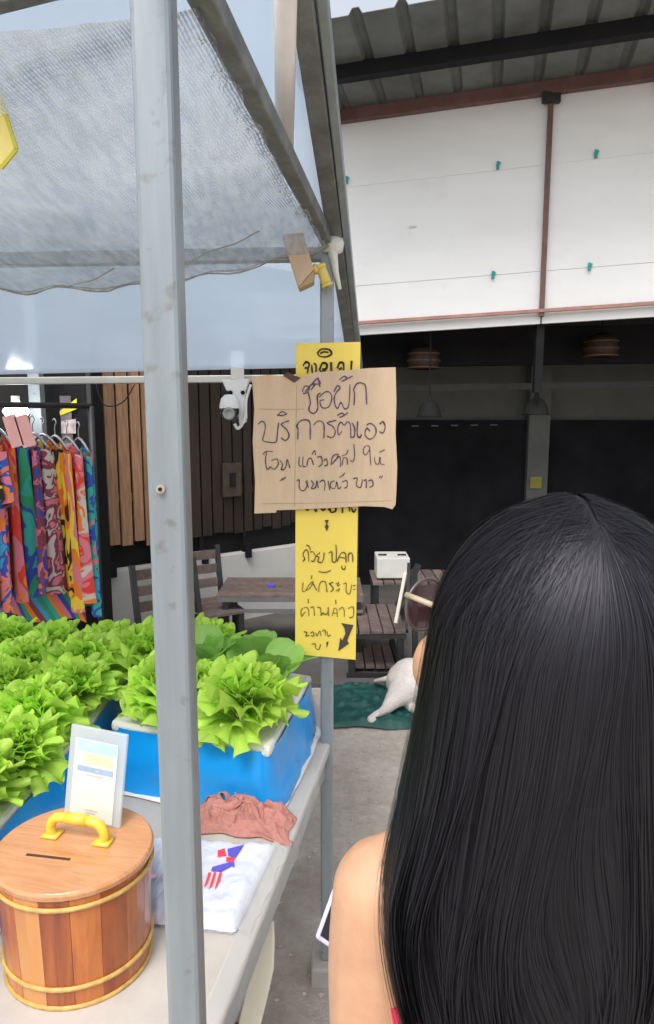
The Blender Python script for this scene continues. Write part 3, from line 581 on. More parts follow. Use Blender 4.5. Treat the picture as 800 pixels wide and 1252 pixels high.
# ------------------------------------------------------------------ lettuces
def leafmat(name, c1, c2, tr):
    m, t, b, o = nodes(name); N = t.nodes.new; L = t.links.new
    tc = N('ShaderNodeTexCoord'); nz = N('ShaderNodeTexNoise'); nz.inputs['Scale'].default_value = 18; nz.inputs['Detail'].default_value = 4; L(tc.outputs['Object'], nz.inputs['Vector'])
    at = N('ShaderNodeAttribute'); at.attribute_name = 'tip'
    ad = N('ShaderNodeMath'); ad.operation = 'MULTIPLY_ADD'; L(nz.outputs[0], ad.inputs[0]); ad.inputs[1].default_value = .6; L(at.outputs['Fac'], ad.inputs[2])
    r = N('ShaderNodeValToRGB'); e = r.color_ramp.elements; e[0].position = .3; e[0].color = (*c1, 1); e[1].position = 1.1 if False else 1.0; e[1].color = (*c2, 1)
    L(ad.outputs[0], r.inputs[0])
    oi = N('ShaderNodeObjectInfo'); h = N('ShaderNodeHueSaturation'); mr = N('ShaderNodeMapRange'); mr.inputs[3].default_value = .78; mr.inputs[4].default_value = 1.2
    L(oi.outputs['Random'], mr.inputs[0]); L(mr.outputs[0], h.inputs['Value']); L(r.outputs[0], h.inputs['Color'])
    L(h.outputs[0], b.inputs['Base Color']); b.inputs['Roughness'].default_value = .38; b.inputs['Specular IOR Level'].default_value = .4
    nb = N('ShaderNodeTexNoise'); nb.inputs['Scale'].default_value = 90; L(tc.outputs['Object'], nb.inputs['Vector'])
    bp = N('ShaderNodeBump'); bp.inputs['Strength'].default_value = .35; bp.inputs['Distance'].default_value = .004; L(nb.outputs[0], bp.inputs['Height']); L(bp.outputs[0], b.inputs['Normal'])
    tl = N('ShaderNodeBsdfTranslucent'); L(h.outputs[0], tl.inputs[0]); mx = N('ShaderNodeMixShader'); mx.inputs[0].default_value = tr
    L(b.outputs[0], mx.inputs[1]); L(tl.outputs[0], mx.inputs[2]); L(mx.outputs[0], o.inputs[0]); return m
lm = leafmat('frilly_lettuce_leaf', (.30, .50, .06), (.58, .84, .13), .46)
bm_ = leafmat('broad_leaf', (.42, .62, .24), (.32, .60, .12), .4)
def leaf_mesh(seed, L_, thmax, ruff, curl, nu=34, nv=13, m_=None, spoon=False):
    rn = random.Random(seed); ph = rn.uniform(0, 9); vs = []; tip = []; k1 = rn.uniform(4.5, 6); k2 = rn.uniform(10, 13)
    for j in range(nv + 1):
        v = j / nv
        # midrib: rises then bends outward
        rm = L_ * (.45 * v + (.25 + .45 * curl) * v * v); zm = L_ * (.95 * v - (.12 + .62 * curl) * v ** 2.2)
        for i in range(nu + 1):
            u = (i / nu - .5) * 2; a = abs(u)
            if spoon:
                hw = L_ * (.035 + .36 * math.sqrt(max(0, 1 - ((v - .70) / .31) ** 2))) if v > .40 else L_ * .04
                y = u * hw; x = rm; z = zm + .10 * hw * a * a * 4 * .5 + ruff * math.sin(u * 5 + v * 9 + ph) * a * min(1, v * 2)
                vs.append((x, y, z)); tip.append(.15 if v < .42 or a < .08 else .45 + .3 * v)
                continue
            th = u * thmax * (.18 + .82 * min(1, v * 1.15)); edge = min(1.0, (v ** 2.2) + .5 * a ** 3 * v)
            scal = 1 + .06 * math.sin(k1 * 1.7 * u + ph) * v + .03 * math.sin(16 * u + ph * 2) * v ** 3
            scal *= 1 - .42 * a ** 2.6 * v
            rr = L_ * v * scal
            w1 = math.sin(k1 * u * 1.6 + ph + v * 1.5); w2 = math.sin(k2 * u + ph * 2 + v * 2.5); w3 = math.sin(19 * u + ph * 3 + v * 4)
            z = zm + ruff * edge * (.45 * w1 + .6 * w2 * v + 1.0 * w3 * v * v) + .22 * L_ * v * (1 - math.cos(th))
            x = rm * (.25 + .75 * math.cos(th)) * scal + ruff * edge * .9 * math.cos(k2 * u + ph) * v
            y = rr * math.sin(th) * .92 + ruff * edge * .8 * math.cos(19 * u + ph * 3) * v * v
            vs.append((x, y, z)); tip.append(min(1, .15 + .6 * v + .25 * a * v + .1 * w2 * edge))
    W = nu + 1; fs = [(j * W + i, j * W + i + 1, (j + 1) * W + i + 1, (j + 1) * W + i) for j in range(nv) for i in range(nu)]
    me = bpy.data.meshes.new('leaf'); me.from_pydata(vs, [], fs); me.materials.append(m_)
    at = me.attributes.new('tip', 'FLOAT', 'POINT'); at.data.foreach_set('value', tip)
    me.polygons.foreach_set('use_smooth', [True] * len(fs)); me.update(); return me
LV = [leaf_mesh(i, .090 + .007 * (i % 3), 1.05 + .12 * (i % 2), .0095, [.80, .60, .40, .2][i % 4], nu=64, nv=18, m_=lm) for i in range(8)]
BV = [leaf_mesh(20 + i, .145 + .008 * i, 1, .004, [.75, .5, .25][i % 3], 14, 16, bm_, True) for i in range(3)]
def plant(kind, x, y, label, s=1.0, seed=0, z=.83):
    x, y, s = x * .925, y * .925, s * (.90 if kind == 'f' else .82)
    rn = random.Random(seed * 13 + 5); s *= rn.uniform(.93, 1.08)
    t = thing('frilly_lettuce' if kind == 'f' else 'leafy_green', label, 'lettuce' if kind == 'f' else 'leafy green', 'frilly green lettuces growing in the trays' if kind == 'f' else 'broad-leaved greens at the back of the right tray', (x, y, z), rn.uniform(0, 6.28))
    rows = [(9, -.1, .0, 1.08), (10, .3, .010, 1.0), (10, .62, .020, .92), (9, .95, .030, .84), (8, 1.3, .038, .76), (5, 1.65, .044, .66)] if kind == 'f' else [(4, .35, 0, 1.0), (3, .9, .005, .95), (2, 1.3, .01, .75)]
    for ri, (n, tilt, dz, sca) in enumerate(rows):
        for k in range(n):
            me = (LV[min(7, (ri // 1) % 4 + 4 * (k % 2))]) if kind == 'f' else BV[min(2, ri)]
            o = bpy.data.objects.new('leaf', me); C.objects.link(o); o.parent = t
            a = k / n * 2 * math.pi + ri * .7 + rn.uniform(-.25, .25)
            o.location = (.006 * math.cos(a), .006 * math.sin(a), dz * s)
            o.rotation_euler = Euler((rn.uniform(-.35, .35), -(tilt * .62) + rn.uniform(-.2, .2), a), 'XYZ')
            q_ = s * sca * rn.uniform(.82, 1.14); o.scale = (q_, q_, q_)
    m = MB(); m.lathe([(.012, .0), (.010, .02), (.006, .03)], 8); m.build('stem', mat('lettuce_stem', (.5, .62, .3), .5), t, smooth=True)
    return t
pos = []; k = 0
for iy, y in enumerate((1.12, 1.27, 1.42, 1.57, 1.72, 1.87)):
    for ix, x in enumerate((-.665, -.82, -.975, -1.13)):
        xx = x + (.02 if iy % 2 else -.01); 
        if y < 1.2 and ix > 1: continue
        if y < 1.3 and ix > 2: continue
        pos.append((xx, y, iy, ix))
rowname = ['front', 'second', 'third', 'fourth', 'fifth', 'back']
colname = ['next to the tray\'s right edge', 'second from the right edge', 'third from the right edge', 'fourth from the right edge']
for (x, y, iy, ix) in pos:
    plant('f', x, y, 'frilly lettuce, %s row of left tray, %s' % (rowname[iy], colname[ix]), 1.05 if iy < 4 else 1.1, k); k += 1
plant('f', -.20, 1.475, 'frilly bright green lettuce at the front right corner of the right tray', 1.22, 31)
plant('f', -.405, 1.565, 'frilly lettuce at the front of the right tray, just left of the near post', 1.12, 32)
plant('f', -.30, 1.60, 'frilly lettuce in the right tray, hidden mostly behind the near post', .9, 35)
plant('f', -.505, 1.80, 'tall frilly lettuce at the back left of the right tray', 1.25, 33)
plant('f', -.36, 1.88, 'frilly lettuce at the back of the right tray behind the near post', 1.1, 34)
plant('g', -.150, 1.66, 'broad round-leaved green at the right edge, touching the yellow sign', 1.0, 41)
plant('g', -.205, 1.74, 'broad-leaved green in the back row just left of the yellow sign', 1.05, 42)
plant('g', -.315, 1.72, 'broad-leaved green just right of the near post', 1.05, 43)

# ------------------------------------------------------------------ wooden money box
def box_wood(name, c1, c2, st=(14, 14, 1.6)):
    m, t, b, o = nodes(name); N = t.nodes.new; L = t.links.new
    tc = N('ShaderNodeTexCoord'); mp = N('ShaderNodeMapping'); mp.inputs['Scale'].default_value = st; L(tc.outputs['Object'], mp.inputs[0])
    oi = N('ShaderNodeObjectInfo'); va = N('ShaderNodeVectorMath'); va.operation = 'SCALE'; va.inputs[0].default_value = (7, 3, 5); L(oi.outputs['Random'], va.inputs['Scale'])
    vb = N('ShaderNodeVectorMath'); vb.operation = 'ADD'; L(mp.outputs[0], vb.inputs[0]); L(va.outputs[0], vb.inputs[1])
    nz = N('ShaderNodeTexNoise'); nz.inputs['Scale'].default_value = 2.0; nz.inputs['Detail'].default_value = 9; nz.inputs['Roughness'].default_value = .62; nz.inputs['Distortion'].default_value = 1.2; L(vb.outputs[0], nz.inputs['Vector'])
    r = N('ShaderNodeValToRGB'); e = r.color_ramp.elements; e[0].position = .32; e[0].color = (*c1, 1); e[1].position = .68; e[1].color = (*c2, 1)
    L(nz.outputs[0], r.inputs[0]); L(r.outputs[0], b.inputs['Base Color']); b.inputs['Roughness'].default_value = .28; b.inputs['Coat Weight'].default_value = .5; b.inputs['Coat Roughness'].default_value = .15
    return m
w_red = box_wood('red_brown_stave', (.17, .028, .006), (.50, .130, .022)); w_lt = box_wood('honey_stave', (.50, .20, .05), (.60, .27, .08)); w_lid = box_wood('lid_wood', (.46, .20, .075), (.60, .30, .14), (6, 55, 6)); w_mid = box_wood('amber_stave', (.30, .065, .012), (.58, .19, .035))
BX = Vector((-.384, .914, TZ)); 
bxt = thing('money_box', 'oval wooden stave money box with yellow hoops and a slotted lid', 'money box', None, BX, R(-12))
sx, sy, H = 1.06, .96, .172
nst = 17
for k in range(nst):
    a0, a1 = 2 * math.pi * k / nst, 2 * math.pi * (k + 1) / nst; m = MB(); rt, rb_ = .1085, .102
    vs = []
    for z, r in ((0, rb_), (H, rt)):
        for rr in (r, r - .010):
            for a in (a0 + .0015, (a0 + a1) / 2, a1 - .0015): vs.append((rr * sx * math.cos(a), rr * sy * math.sin(a), z))
    m.add(vs, [(0, 1, 7, 6), (1, 2, 8, 7), (5, 4, 10, 11), (4, 3, 9, 10), (0, 3, 4, 1), (1, 4, 5, 2), (6, 7, 10, 9), (7, 8, 11, 10), (0, 6, 9, 3), (2, 5, 11, 8)])
    m.build('stave', w_lt if k in (12, 4) else (w_mid if k in (1, 9, 11, 14, 16) else w_red), bxt, bevel=.0004)
for z, r in ((.003, .1035), (.034, .1055), (H - .012, .1105)):
    m = MB(); N_ = 64; m.lathe([(r - .002, z - .0032), (r + .0012, z - .0026), (r + .002, z), (r + .0012, z + .0026), (r - .002, z + .0032)], N_, sx=sx, sy=sy); m.build('hoop', rope, bxt, smooth=True)
m = MB(); m.lathe([(0, H + .001), (.108, H + .001), (.112, H + .003), (.1125, H + .010), (.1095, H + .014), (0, H + .0142)], 64, sx=sx, sy=sy); lid = m.build('lid', w_lid, bxt, smooth=False, bevel=.001)
lz = H + .0145
m = MB(); m.box((-.02, -.035, lz + .0002), (.070, .0042, .0008), Euler((0, 0, .05)).to_matrix()); m.build('coin_slot', mat('slot_dark', (.07, .03, .015), .8), lid)
ym = mat('yellow_handle', (.78, .52, .05), .3, 0, .08, 30, coat=.3)
m = MB(); m.tube(smoothpts([(-.045, .012, lz), (-.047, .012, lz + .016), (-.038, .012, lz + .030), (-.02, .012, lz + .033)], 5), .0075, 10); m.tube(smoothpts([(.042, .012, lz), (.044, .012, lz + .016), (.034, .012, lz + .030), (.016, .012, lz + .033)], 5), .0075, 10)
m.tube([(-.02, .012, lz + .033), (.016, .012, lz + .033)], .0085, 12); m.box((-.045, .012, lz + .002), (.026, .022, .004)); m.box((.042, .012, lz + .002), (.026, .022, .004)); m.build('handle', ym, lid, smooth=True)

# acrylic notice stand on the lid (its code is left out)
stn = thing('notice_stand', 'clear acrylic notice stand standing on the lid of the wooden box', 'notice stand', None, (-.375, .965, TZ + .1868), R(-14))
stn.rotation_euler = (R(-7), R(4), R(-14))
acr = sheet_mat('acrylic', (.80, .86, .90), .45, .35, .05)
m = MB(); m.box((0, 0, .078), (.100, .006, .150)); m.build('acrylic_sheet', acr, stn, bevel=.0015)
m = MB(); m.box((0, .016, .002), (.095, .032, .003)); m.build('foot', acr, stn)
card_m = mat('cream_card', (.60, .64, .60), .6, var=.06, scale=14)
m = MB(); m.box((-.001, -.0035, .070), (.076, .0008, .128)); cd = m.build('card', card_m, stn)
def strip(x, z, w_, h_, c, nm, name='print_block'):
    m = MB(); m.box((x, -.0042, z), (w_, .0004, h_)); m.build(name, mat(nm, c, .6, var=.12, scale=60), cd)
strip(0, .124, .070, .018, (.42, .66, .80), 'pale_blue_print'); strip(.004, .104, .052, .016, (.80, .66, .40), 'pale_orange_print'); strip(0, .087, .064, .009, (.30, .40, .55), 'slate_blue_print')
strip(.0, .078, .03, .0022, (.45, .46, .43), 'grey_text', 'text_line'); strip(-.002, .022, .024, .002, (.45, .46, .43), 'grey_text', 'text_line'); strip(-.002, .0175, .018, .002, (.45, .46, .43), 'grey_text', 'text_line')
strip(0, .087, .014, .0028, (.8, .82, .85), 'white_text', 'text_line')

# ------------------------------------------------------------------ bag + red cloth
bag = thing('printed_bag', 'pack of white plastic bags with red and blue print lying on the table', 'bag pack')
bz = TZ + .004
c4 = [atZ(186, 1020, bz + .012), atZ(338, 1029, bz + .012), atZ(288, 1133, bz + .012), atZ(182, 1122, bz + .012)]
bagm = mat('white_bag_plastic', (.60, .62, .72), .3, 0, .05, 9, .25, 40)
def bagpt(u, v, h=0): p = c4[0].lerp(c4[1], u).lerp(c4[3].lerp(c4[2], u), v); return p
m = MB()
def bagf(u, v):
    p = bagpt(u, v); e = min(u, 1 - u, v, 1 - v); z = bz + .016 * min(1, e * 12) ** .5 + .0035 * fbm(u * 4, v * 5, 2) + .0022 * (1 - abs(fbm(u * 9 + v * 3, v * 5, 6)) * 2) + .0008 * fbm(u * 30, v * 30)
    return (p.x, p.y, z)
m.grid(bagf, 46, 40)
m.grid(lambda u, v: (*bagpt(u, v).xy, bz - .002), 4, 4); m.build('bag_stack', bagm, bag, smooth=True)
m = MB()
def film2(u, v):
    p = c4[1].lerp(c4[2], u); d = Vector((.9, -.3, 0)).normalized(); q_ = p + d * (v * (.028 + .008 * fbm(u * 5, 1))); return (q_.x - .004, q_.y, bz + .012 * (1 - v) + .003 * fbm(u * 9, v * 4) + .002)
m.grid(film2, 20, 6); m.build('loose_film', film, bag, smooth=True)
redp = mat('red_print', (.78, .05, .08), .4, var=.1); bluep = mat('blue_print', (.10, .08, .50), .4, var=.1); pinkp = mat('pink_print', (.80, .40, .48), .4)
def cropd(X, Y): return (170 + (440 + (X - 440) * 1.18 if X > 350 else X) * .225, 1000 + (270 + (Y - 270) * 1.18 if X > 350 else Y) * .225)
def printp(pts, matr, name='print_motif'):
    P3 = []
    for p in pts:
        q_ = atZ(*cropd(*p), bz + .0195); P3.append(q_)
    m = MB(); m.sheet(P3, (0, 0, 1), .0006); m.build(name, matr, bag)
printp([(430, 192), (462, 182), (470, 215), (430, 220)], redp); printp([(475, 185), (552, 165), (510, 225), (478, 215)], bluep)
printp([(470, 222), (512, 225), (500, 245), (468, 242)], redp); printp([(405, 268), (470, 250), (505, 238), (508, 270), (495, 262), (440, 290), (400, 285)], bluep)
for x in (378, 402, 428): printp([(x + 10, 292), (x + 22, 294), (x + 2, 350), (x - 12, 372), (x - 6, 345)], redp)
printp([(145, 175), (178, 130), (184, 175), (160, 182)], redp); printp([(120, 330), (165, 275), (184, 285), (150, 340)], pinkp); printp([(60, 310), (92, 305), (96, 325), (62, 330)], pinkp)
for a_, b_ in (((85, 350), (180, 240)), ((90, 440), (190, 330)), ((150, 460), (180, 400))):
    printp([a_, (a_[0] + 5, a_[1] + 2), (b_[0] + 5, b_[1] + 2), b_], mat('grey_print', (.5, .5, .56), .4))
clm = mat('salmon_cloth', (.44, .19, .16), .9, 0, .15, 12, .3, 140)
m = MB(); cpts = [atZ(240, 985, TZ), atZ(300, 968, TZ), atZ(362, 1000, TZ), atZ(352, 1034, TZ), atZ(300, 1024, TZ), atZ(238, 1020, TZ)]
cc = sum(cpts, Vector()) / 6
edge_x = lambda y: e0.x + (y - e0.y) * ed.x / ed.y
def clf(u, v):
    ang = u * 2 * math.pi; fi = (u * 6) % 6; i = int(fi) % 6; rim = cpts[i].lerp(cpts[(i + 1) % 6], fi - int(fi))
    p = cc.lerp(rim, v); wx = p.x + .012 * fbm(p.x * 14, p.y * 14, 5); wy = p.y + .012 * fbm(p.x * 14, p.y * 14, 9)
    rdg = 1 - abs(fbm(wx * 16 + wy * 6, wy * 34, 1, 2)) * 2.6; r2 = 1 - abs(fbm(wx * 40, wy * 22, 4, 2)) * 2.2
    h = .022 * (1 - v ** 3) + .020 * max(0, rdg) * (1 - v ** 4 * .8) + .007 * max(0, r2)
    return Vector((p.x + .010 * fbm(ang * 2, v * 3), p.y + .008 * fbm(ang * 2, v * 3, 3), TZ + .003 + h * (1 - v ** 8)))
def clf2(u, v):
    p = clf(u, v); ov = p.x - edge_x(p.y)
    if ov > -.004: p.z = min(p.z, TZ + .014) - (ov + .004) * 2.2; p.x = edge_x(p.y) + min(ov, .010) + .008
    return p
m.grid(clf2, 150, 46); tag(m.build('rag', clm, smooth=True, solid=.002), 'crumpled salmon-red cloth draped at the table edge behind the bags', 'cloth')

# cream blade board leaning beside the table
bd = MB(); out2 = [(327, 1124), (334, 1127), (335, 1150), (334, 1185), (326, 1222), (316, 1262), (290, 1258), (300, 1215), (310, 1170), (320, 1135)]
pn = Vector((-.15, -1, .55)).normalized(); p0 = atZ(325, 1130, .56)
bd.sheet([atP(x, y, p0, pn) for x, y in out2], pn, -.012); bo = bd.build('blade_board', mat('cream_plastic', (.78, .74, .60), .45, 0, .05, 8), bevel=.003); tag(bo, 'long cream blade-shaped board leaning beside the table edge', 'board')
lb = MB(); pa = atP(296, 1245, p0, pn); lb.box(pa + Vector((-.02, 0, -.05)), (.07, .04, .05)); tag(lb.build('brown_block', mat('brown_block_wood', (.18, .08, .04), .7), bevel=.006), 'small brown block under the table beside the cream board', 'block')
stool = MB(); 
# ------------------------------------------------------------------ furniture in the shop
def slat_top(t, x0, x1, y0, y1, z, n, along='y', th=.02, name='slat'):
    for k in range(n):
        m = MB()
        if along == 'y': w_ = (x1 - x0) / n; m.box((x0 + w_ * (k + .5), (y0 + y1) / 2, z + random.uniform(-.002, .002)), (w_ - .008, y1 - y0, th))
        else: w_ = (y1 - y0) / n; m.box(((x0 + x1) / 2, y0 + w_ * (k + .5), z), (x1 - x0, w_ - .008, th))
        m.build(name, bench_wood, t, bevel=.002)
def legs(t, x0, x1, y0, y1, z, w_=.035):
    for x in (x0 + .03, x1 - .03):
        for y in (y0 + .03, y1 - .03): m = MB(); m.box((x, y, z / 2), (w_, w_, z)); m.build('leg', darkm, t)
b1 = thing('slatted_bench', 'low slatted wooden bench with dark metal legs behind the dog', 'bench', None, (0, 0, 0))
p0_ = atY(424, 772, 3.6); p1_ = atY(497, 772, 3.6); zb = p1_.z
slat_top(b1, p0_.x, p1_.x, 3.58, 4.12, zb, 5); legs(b1, p0_.x, p1_.x, 3.58, 4.12, zb - .01)
m = MB(); m.box(((p0_.x + p1_.x) / 2, 3.6, zb - .025), (p1_.x - p0_.x, .03, .03)); m.box(((p0_.x + p1_.x) / 2, 4.1, zb - .025), (p1_.x - p0_.x, .03, .03)); m.box((p0_.x + .03, 3.85, .07), (.03, .5, .03)); m.box((p1_.x - .03, 3.85, .07), (.03, .5, .03)); m.box(((p0_.x + p1_.x) / 2, 3.6, .04), (p1_.x - p0_.x, .03, .03)); m.build('frame', darkm, b1)
slat_top(b1, p0_.x + .05, p1_.x - .05, 3.66, 4.05, .07, 4, name='shelf_slat')
m = MB(); m.beam(atY(497, 772, 3.62), atY(500, 690, 4.1) , .02, .03); m.beam((p1_.x, 4.1, zb), atY(512, 690, 4.1), .035); m.beam(atY(508, 838, 3.6), atY(507, 700, 3.6), .03); m.build('back_frame', darkm, b1)
m = MB(); m.beam(atY(484, 762, 3.58), atY(496, 700, 3.72), .018, .014); m.build('edge_trim', mat('pale_trim', (.5, .45, .4), .6), b1)
t2 = thing('slatted_table', 'long low slatted table carrying a small blue lighter behind the yellow sign', 'table')
q0 = atY(268, 724, 3.95); slat_top(t2, q0.x, .22, 3.86, 4.30, q0.z, 7, 'x'); legs(t2, q0.x + .02, .22, 3.86, 4.30, q0.z)
m = MB(); m.box(((q0.x + .22) / 2, 3.88, q0.z - .10), (.22 - q0.x, .02, .02)); m.box(((q0.x + .22) / 2, 3.88, q0.z - .025), (.22 - q0.x, .03, .03)); m.build('rail', mat('rail_grey', (.16, .16, .17), .5, .3), t2)
lt = MB(); p = atZ(332, 716, q0.z + .02); lt.box(p, (.045, .02, .018)); tag(lt.build('lighter', mat('violet_plastic', (.09, .05, .6), .3), bevel=.004), 'small violet-blue lighter lying on the slatted table', 'lighter')
def chair(px, py, Y, rz, label):
    o_ = atY(px, py, Y); t = thing('slatted_chair', label, 'chair', 'slatted chairs by the low wall', (o_.x, Y, 0), rz)
    slat_top(t, -.2, .2, -.2, .2, .34, 5, 'x'); legs(t, -.2, .2, -.2, .2, .335)
    for x in (-.19, .19): m = MB(); m.beam((x, .2, .32), (x, .27, .68), .03); m.build('back_post', darkm, t)
    for z in (.44, .53, .62): m = MB(); m.beam((-.2, .205 + (z - .32) * .19, z), (.2, .205 + (z - .32) * .19, z), .015, .06); m.build('back_slat', bench_wood, t, bevel=.003)
    return t
chair(226, 745, 3.55, R(38), 'dark slatted chair against the low white wall left of the table')
chair(250, 738, 3.95, R(30), 'dark slatted chair between the near post and the slatted table')
t3 = thing('rear_table', 'narrow slatted table at the back carrying a white box', 'table')
r0 = atY(455, 712, 4.5); r1 = atY(512, 712, 4.5); slat_top(t3, r0.x, r1.x + .3, 4.45, 4.85, r0.z, 8); legs(t3, r0.x, r1.x + .3, 4.45, 4.85, r0.z)
wb = thing('white_box', 'white storage box with two dark slots on the rear slatted table', 'box')
a = atY(461, 709, 4.5); b = atY(502, 684, 4.5); m = MB(); m.box(((a.x + b.x) / 2, 4.64, (a.z + b.z) / 2 + .005), (b.x - a.x, .24, b.z - a.z)); m.build('body', mat('off_white_box', (.55, .55, .52), .6), wb, bevel=.006)
for dx in (-.07, .07): m = MB(); m.box(((a.x + b.x) / 2 + dx, 4.62, b.z + .008), (.06, .03, .008)); m.build('slot', blackm, wb)
# teal tarp on the ground + dog
def tf(u, v):
    x = 0.0 + u * 1.4; y = 3.02 + v * .52 + .03 * fbm(x * 4, 1); x += .02 * fbm(y * 8, 2)
    h = .012 + .035 * abs(fbm(x * 7, y * 9, 2)) + .02 * abs(fbm(x * 16, y * 18)); e = min(u, 1 - u, v, 1 - v); return (x, y, .01 + h * min(1, e * 16))
m = MB(); m.grid(tf, 110, 50); tag(m.build('green_cloth', mat('teal_tarp', (.006, .065, .055), .6, 0, .3, 10, .15, 60), smooth=True), 'crumpled dark teal sheet spread on the ground under the dog', 'cloth')

# organic bodies: tapered capsules fused into one continuous surface
def organic(prims, voxel, name, matr, parent=None, smooth=8):
    mb = MB()
    for p in prims:
        if p[0] == 'e':      # ellipsoid centre, radii, optional rotation matrix
            c, r = Vector(p[1]), p[2]; M = p[3] if len(p) > 3 else Matrix.Identity(3)
            nu, nv = 20, 14; vs = [c + M @ Vector((0, 0, r[2]))]
            for j in range(1, nv):
                th = math.pi * j / nv
                for i in range(nu): ph = 2 * math.pi * i / nu; vs.append(c + M @ Vector((r[0] * math.sin(th) * math.cos(ph), r[1] * math.sin(th) * math.sin(ph), r[2] * math.cos(th))))
            vs.append(c + M @ Vector((0, 0, -r[2]))); L_ = len(vs) - 1; fs = [(0, 1 + i, 1 + (i + 1) % nu) for i in range(nu)]
            for j in range(nv - 2): fs += [(1 + j * nu + i, 1 + (j + 1) * nu + i, 1 + (j + 1) * nu + (i + 1) % nu, 1 + j * nu + (i + 1) % nu) for i in range(nu)]
            fs += [(L_, 1 + (nv - 2) * nu + (i + 1) % nu, 1 + (nv - 2) * nu + i) for i in range(nu)]; mb.add(vs, fs)
        else:                # chain of (x,y,z,r)
            ch = p[1]; pts = smoothpts([c[:3] for c in ch], 4); rr = [v.x for v in smoothpts([(c[3], 0, 0) for c in ch], 4)]
            t0 = (pts[0] - pts[1]).normalized(); t1 = (pts[-1] - pts[-2]).normalized()
            P_ = [pts[0] + t0 * rr[0] * f for f in (.95, .7, .35)] + pts + [pts[-1] + t1 * rr[-1] * f for f in (.35, .7, .95)]
            R_ = [rr[0] * f for f in (.3, .7, .93)] + rr + [rr[-1] * f for f in (.93, .7, .3)]
            mb.tube(P_, R_, 14, flat=p[2] if len(p) > 2 else 1.0)
    o = mb.build(name, matr, parent)
    md = o.modifiers.new('fuse', 'REMESH'); md.mode = 'VOXEL'; md.voxel_size = voxel; md.use_smooth_shade = True
    sm = o.modifiers.new('soft', 'SMOOTH'); sm.factor = .5; sm.iterations = smooth
    dg = bpy.context.evaluated_depsgraph_get(); me = bpy.data.meshes.new_from_object(o.evaluated_get(dg)); o.modifiers.clear(); old = o.data; o.data = me; bpy.data.meshes.remove(old)
    me.polygons.foreach_set('use_smooth', [True] * len(me.polygons))
    return o
dog = thing('dog', 'white dog lying on the teal sheet beside the bench with a hind leg stretched out', 'dog')
paw = atZ(456, 878, .03)
organic([('e', (.44, 3.30, .135), (.115, .12, .12)), ('c', [(.42, 3.30, .13, .11), (.62, 3.34, .13, .105), (.82, 3.35, .135, .115), (.95, 3.33, .16, .085)]),
         ('c', [(.98, 3.32, .19, .06), (1.08, 3.28, .24, .055)]), ('e', (1.12, 3.26, .25), (.065, .055, .055)), ('c', [(1.16, 3.22, .24, .034), (1.22, 3.17, .225, .026)]),
         ('c', [(.40, 3.22, .12, .085), (.345, 3.16, .10, .052), (.29, 3.11, .06, .026), (paw.x + .02, paw.y + .03, .035, .019), (paw.x, paw.y, .03, .022)]), ('e', (paw.x - .005, paw.y - .01, .028), (.028, .03, .02)),
         ('c', [(.46, 3.36, .08, .07), (.42, 3.2, .05, .03), (.50, 3.08, .04, .02), (.56, 3.06, .03, .02)]), ('c', [(.9, 3.25, .09, .045), (.86, 3.12, .05, .025), (.95, 3.0, .035, .02), (.99, 2.97, .03, .024)]), ('c', [(.96, 3.38, .08, .04), (1.0, 3.2, .05, .024), (1.1, 3.08, .035, .02), (1.14, 3.05, .03, .023)]),
         ('c', [(.36, 3.36, .13, .022), (.30, 3.42, .09, .016), (.27, 3.50, .05, .012)]), ('e', (1.10, 3.30, .31), (.014, .022, .035)), ('e', (1.16, 3.29, .305), (.014, .022, .035))], .007, 'body', mat('dog_coat', (.56, .51, .48), .9, 0, .16, 12, .6, 110, detail=8), dog)
m = MB(); m.lathe([(0, .01), (.011, .004), (.009, -.008), (0, -.012)], 10, (1.235, 3.155, .232)); m.build('nose', blackm, dog, smooth=True)
for e_ in ((1.15, 3.205, .268), (1.185, 3.235, .268)): m = MB(); m.lathe([(0, .007), (.006, .003), (.006, -.003), (0, -.007)], 8, e_); m.build('eye', mat('eye_dark', (.02, .015, .01), .2), dog, smooth=True)

# ------------------------------------------------------------------ clothes rack
rack = thing('clothes_rack', 'dark metal clothes rack at the left edge holding colourful garments', 'rack')
ra, rb2 = Vector((-1.75, 2.2, 1.56)), Vector((-1.02, 2.86, 1.56))
m = MB(); m.tube([ra, rb2], .012, 8); m.build('hanging_rail', darkm, rack, smooth=True)
for p in (ra, rb2): m = MB(); m.tube([p, (p.x, p.y, 0)], .014, 8); m.build('upright', darkm, rack, smooth=True)
def garment_mat(i, cols, sc_=3., wav=18, rot=0.4):
    m, t, b, o = nodes('garment_%d' % i); N = t.nodes.new; L = t.links.new
    tc = N('ShaderNodeTexCoord'); mp = N('ShaderNodeMapping'); mp.inputs['Rotation'].default_value = (0, rot, 0); mp.inputs['Location'].default_value = (i * .37, i, 0); L(tc.outputs['Object'], mp.inputs[0])
    wv = N('ShaderNodeTexNoise'); wv.inputs['Scale'].default_value = sc_ * 3.2; wv.inputs['Detail'].default_value = 2.5; wv.inputs['Distortion'].default_value = .6
    mp.inputs['Scale'].default_value = (1.6, 1, .45 if i % 2 else 1.2)
    L(mp.outputs[0], wv.inputs['Vector']); r = N('ShaderNodeValToRGB'); r.color_ramp.interpolation = 'CONSTANT'; e = r.color_ramp.elements
    n = len(cols); e[0].position = 0; e[0].color = (*cols[0], 1); e[1].position = .34; e[1].color = (*cols[1], 1)
    for k in range(2, n): x = e.new(.34 + .34 * (k - 1) / (n - 1)); x.color = (*cols[k], 1)
    L(wv.outputs[0], r.inputs[0]); L(r.outputs[0], b.inputs['Base Color']); b.inputs['Roughness'].default_value = .75; return m
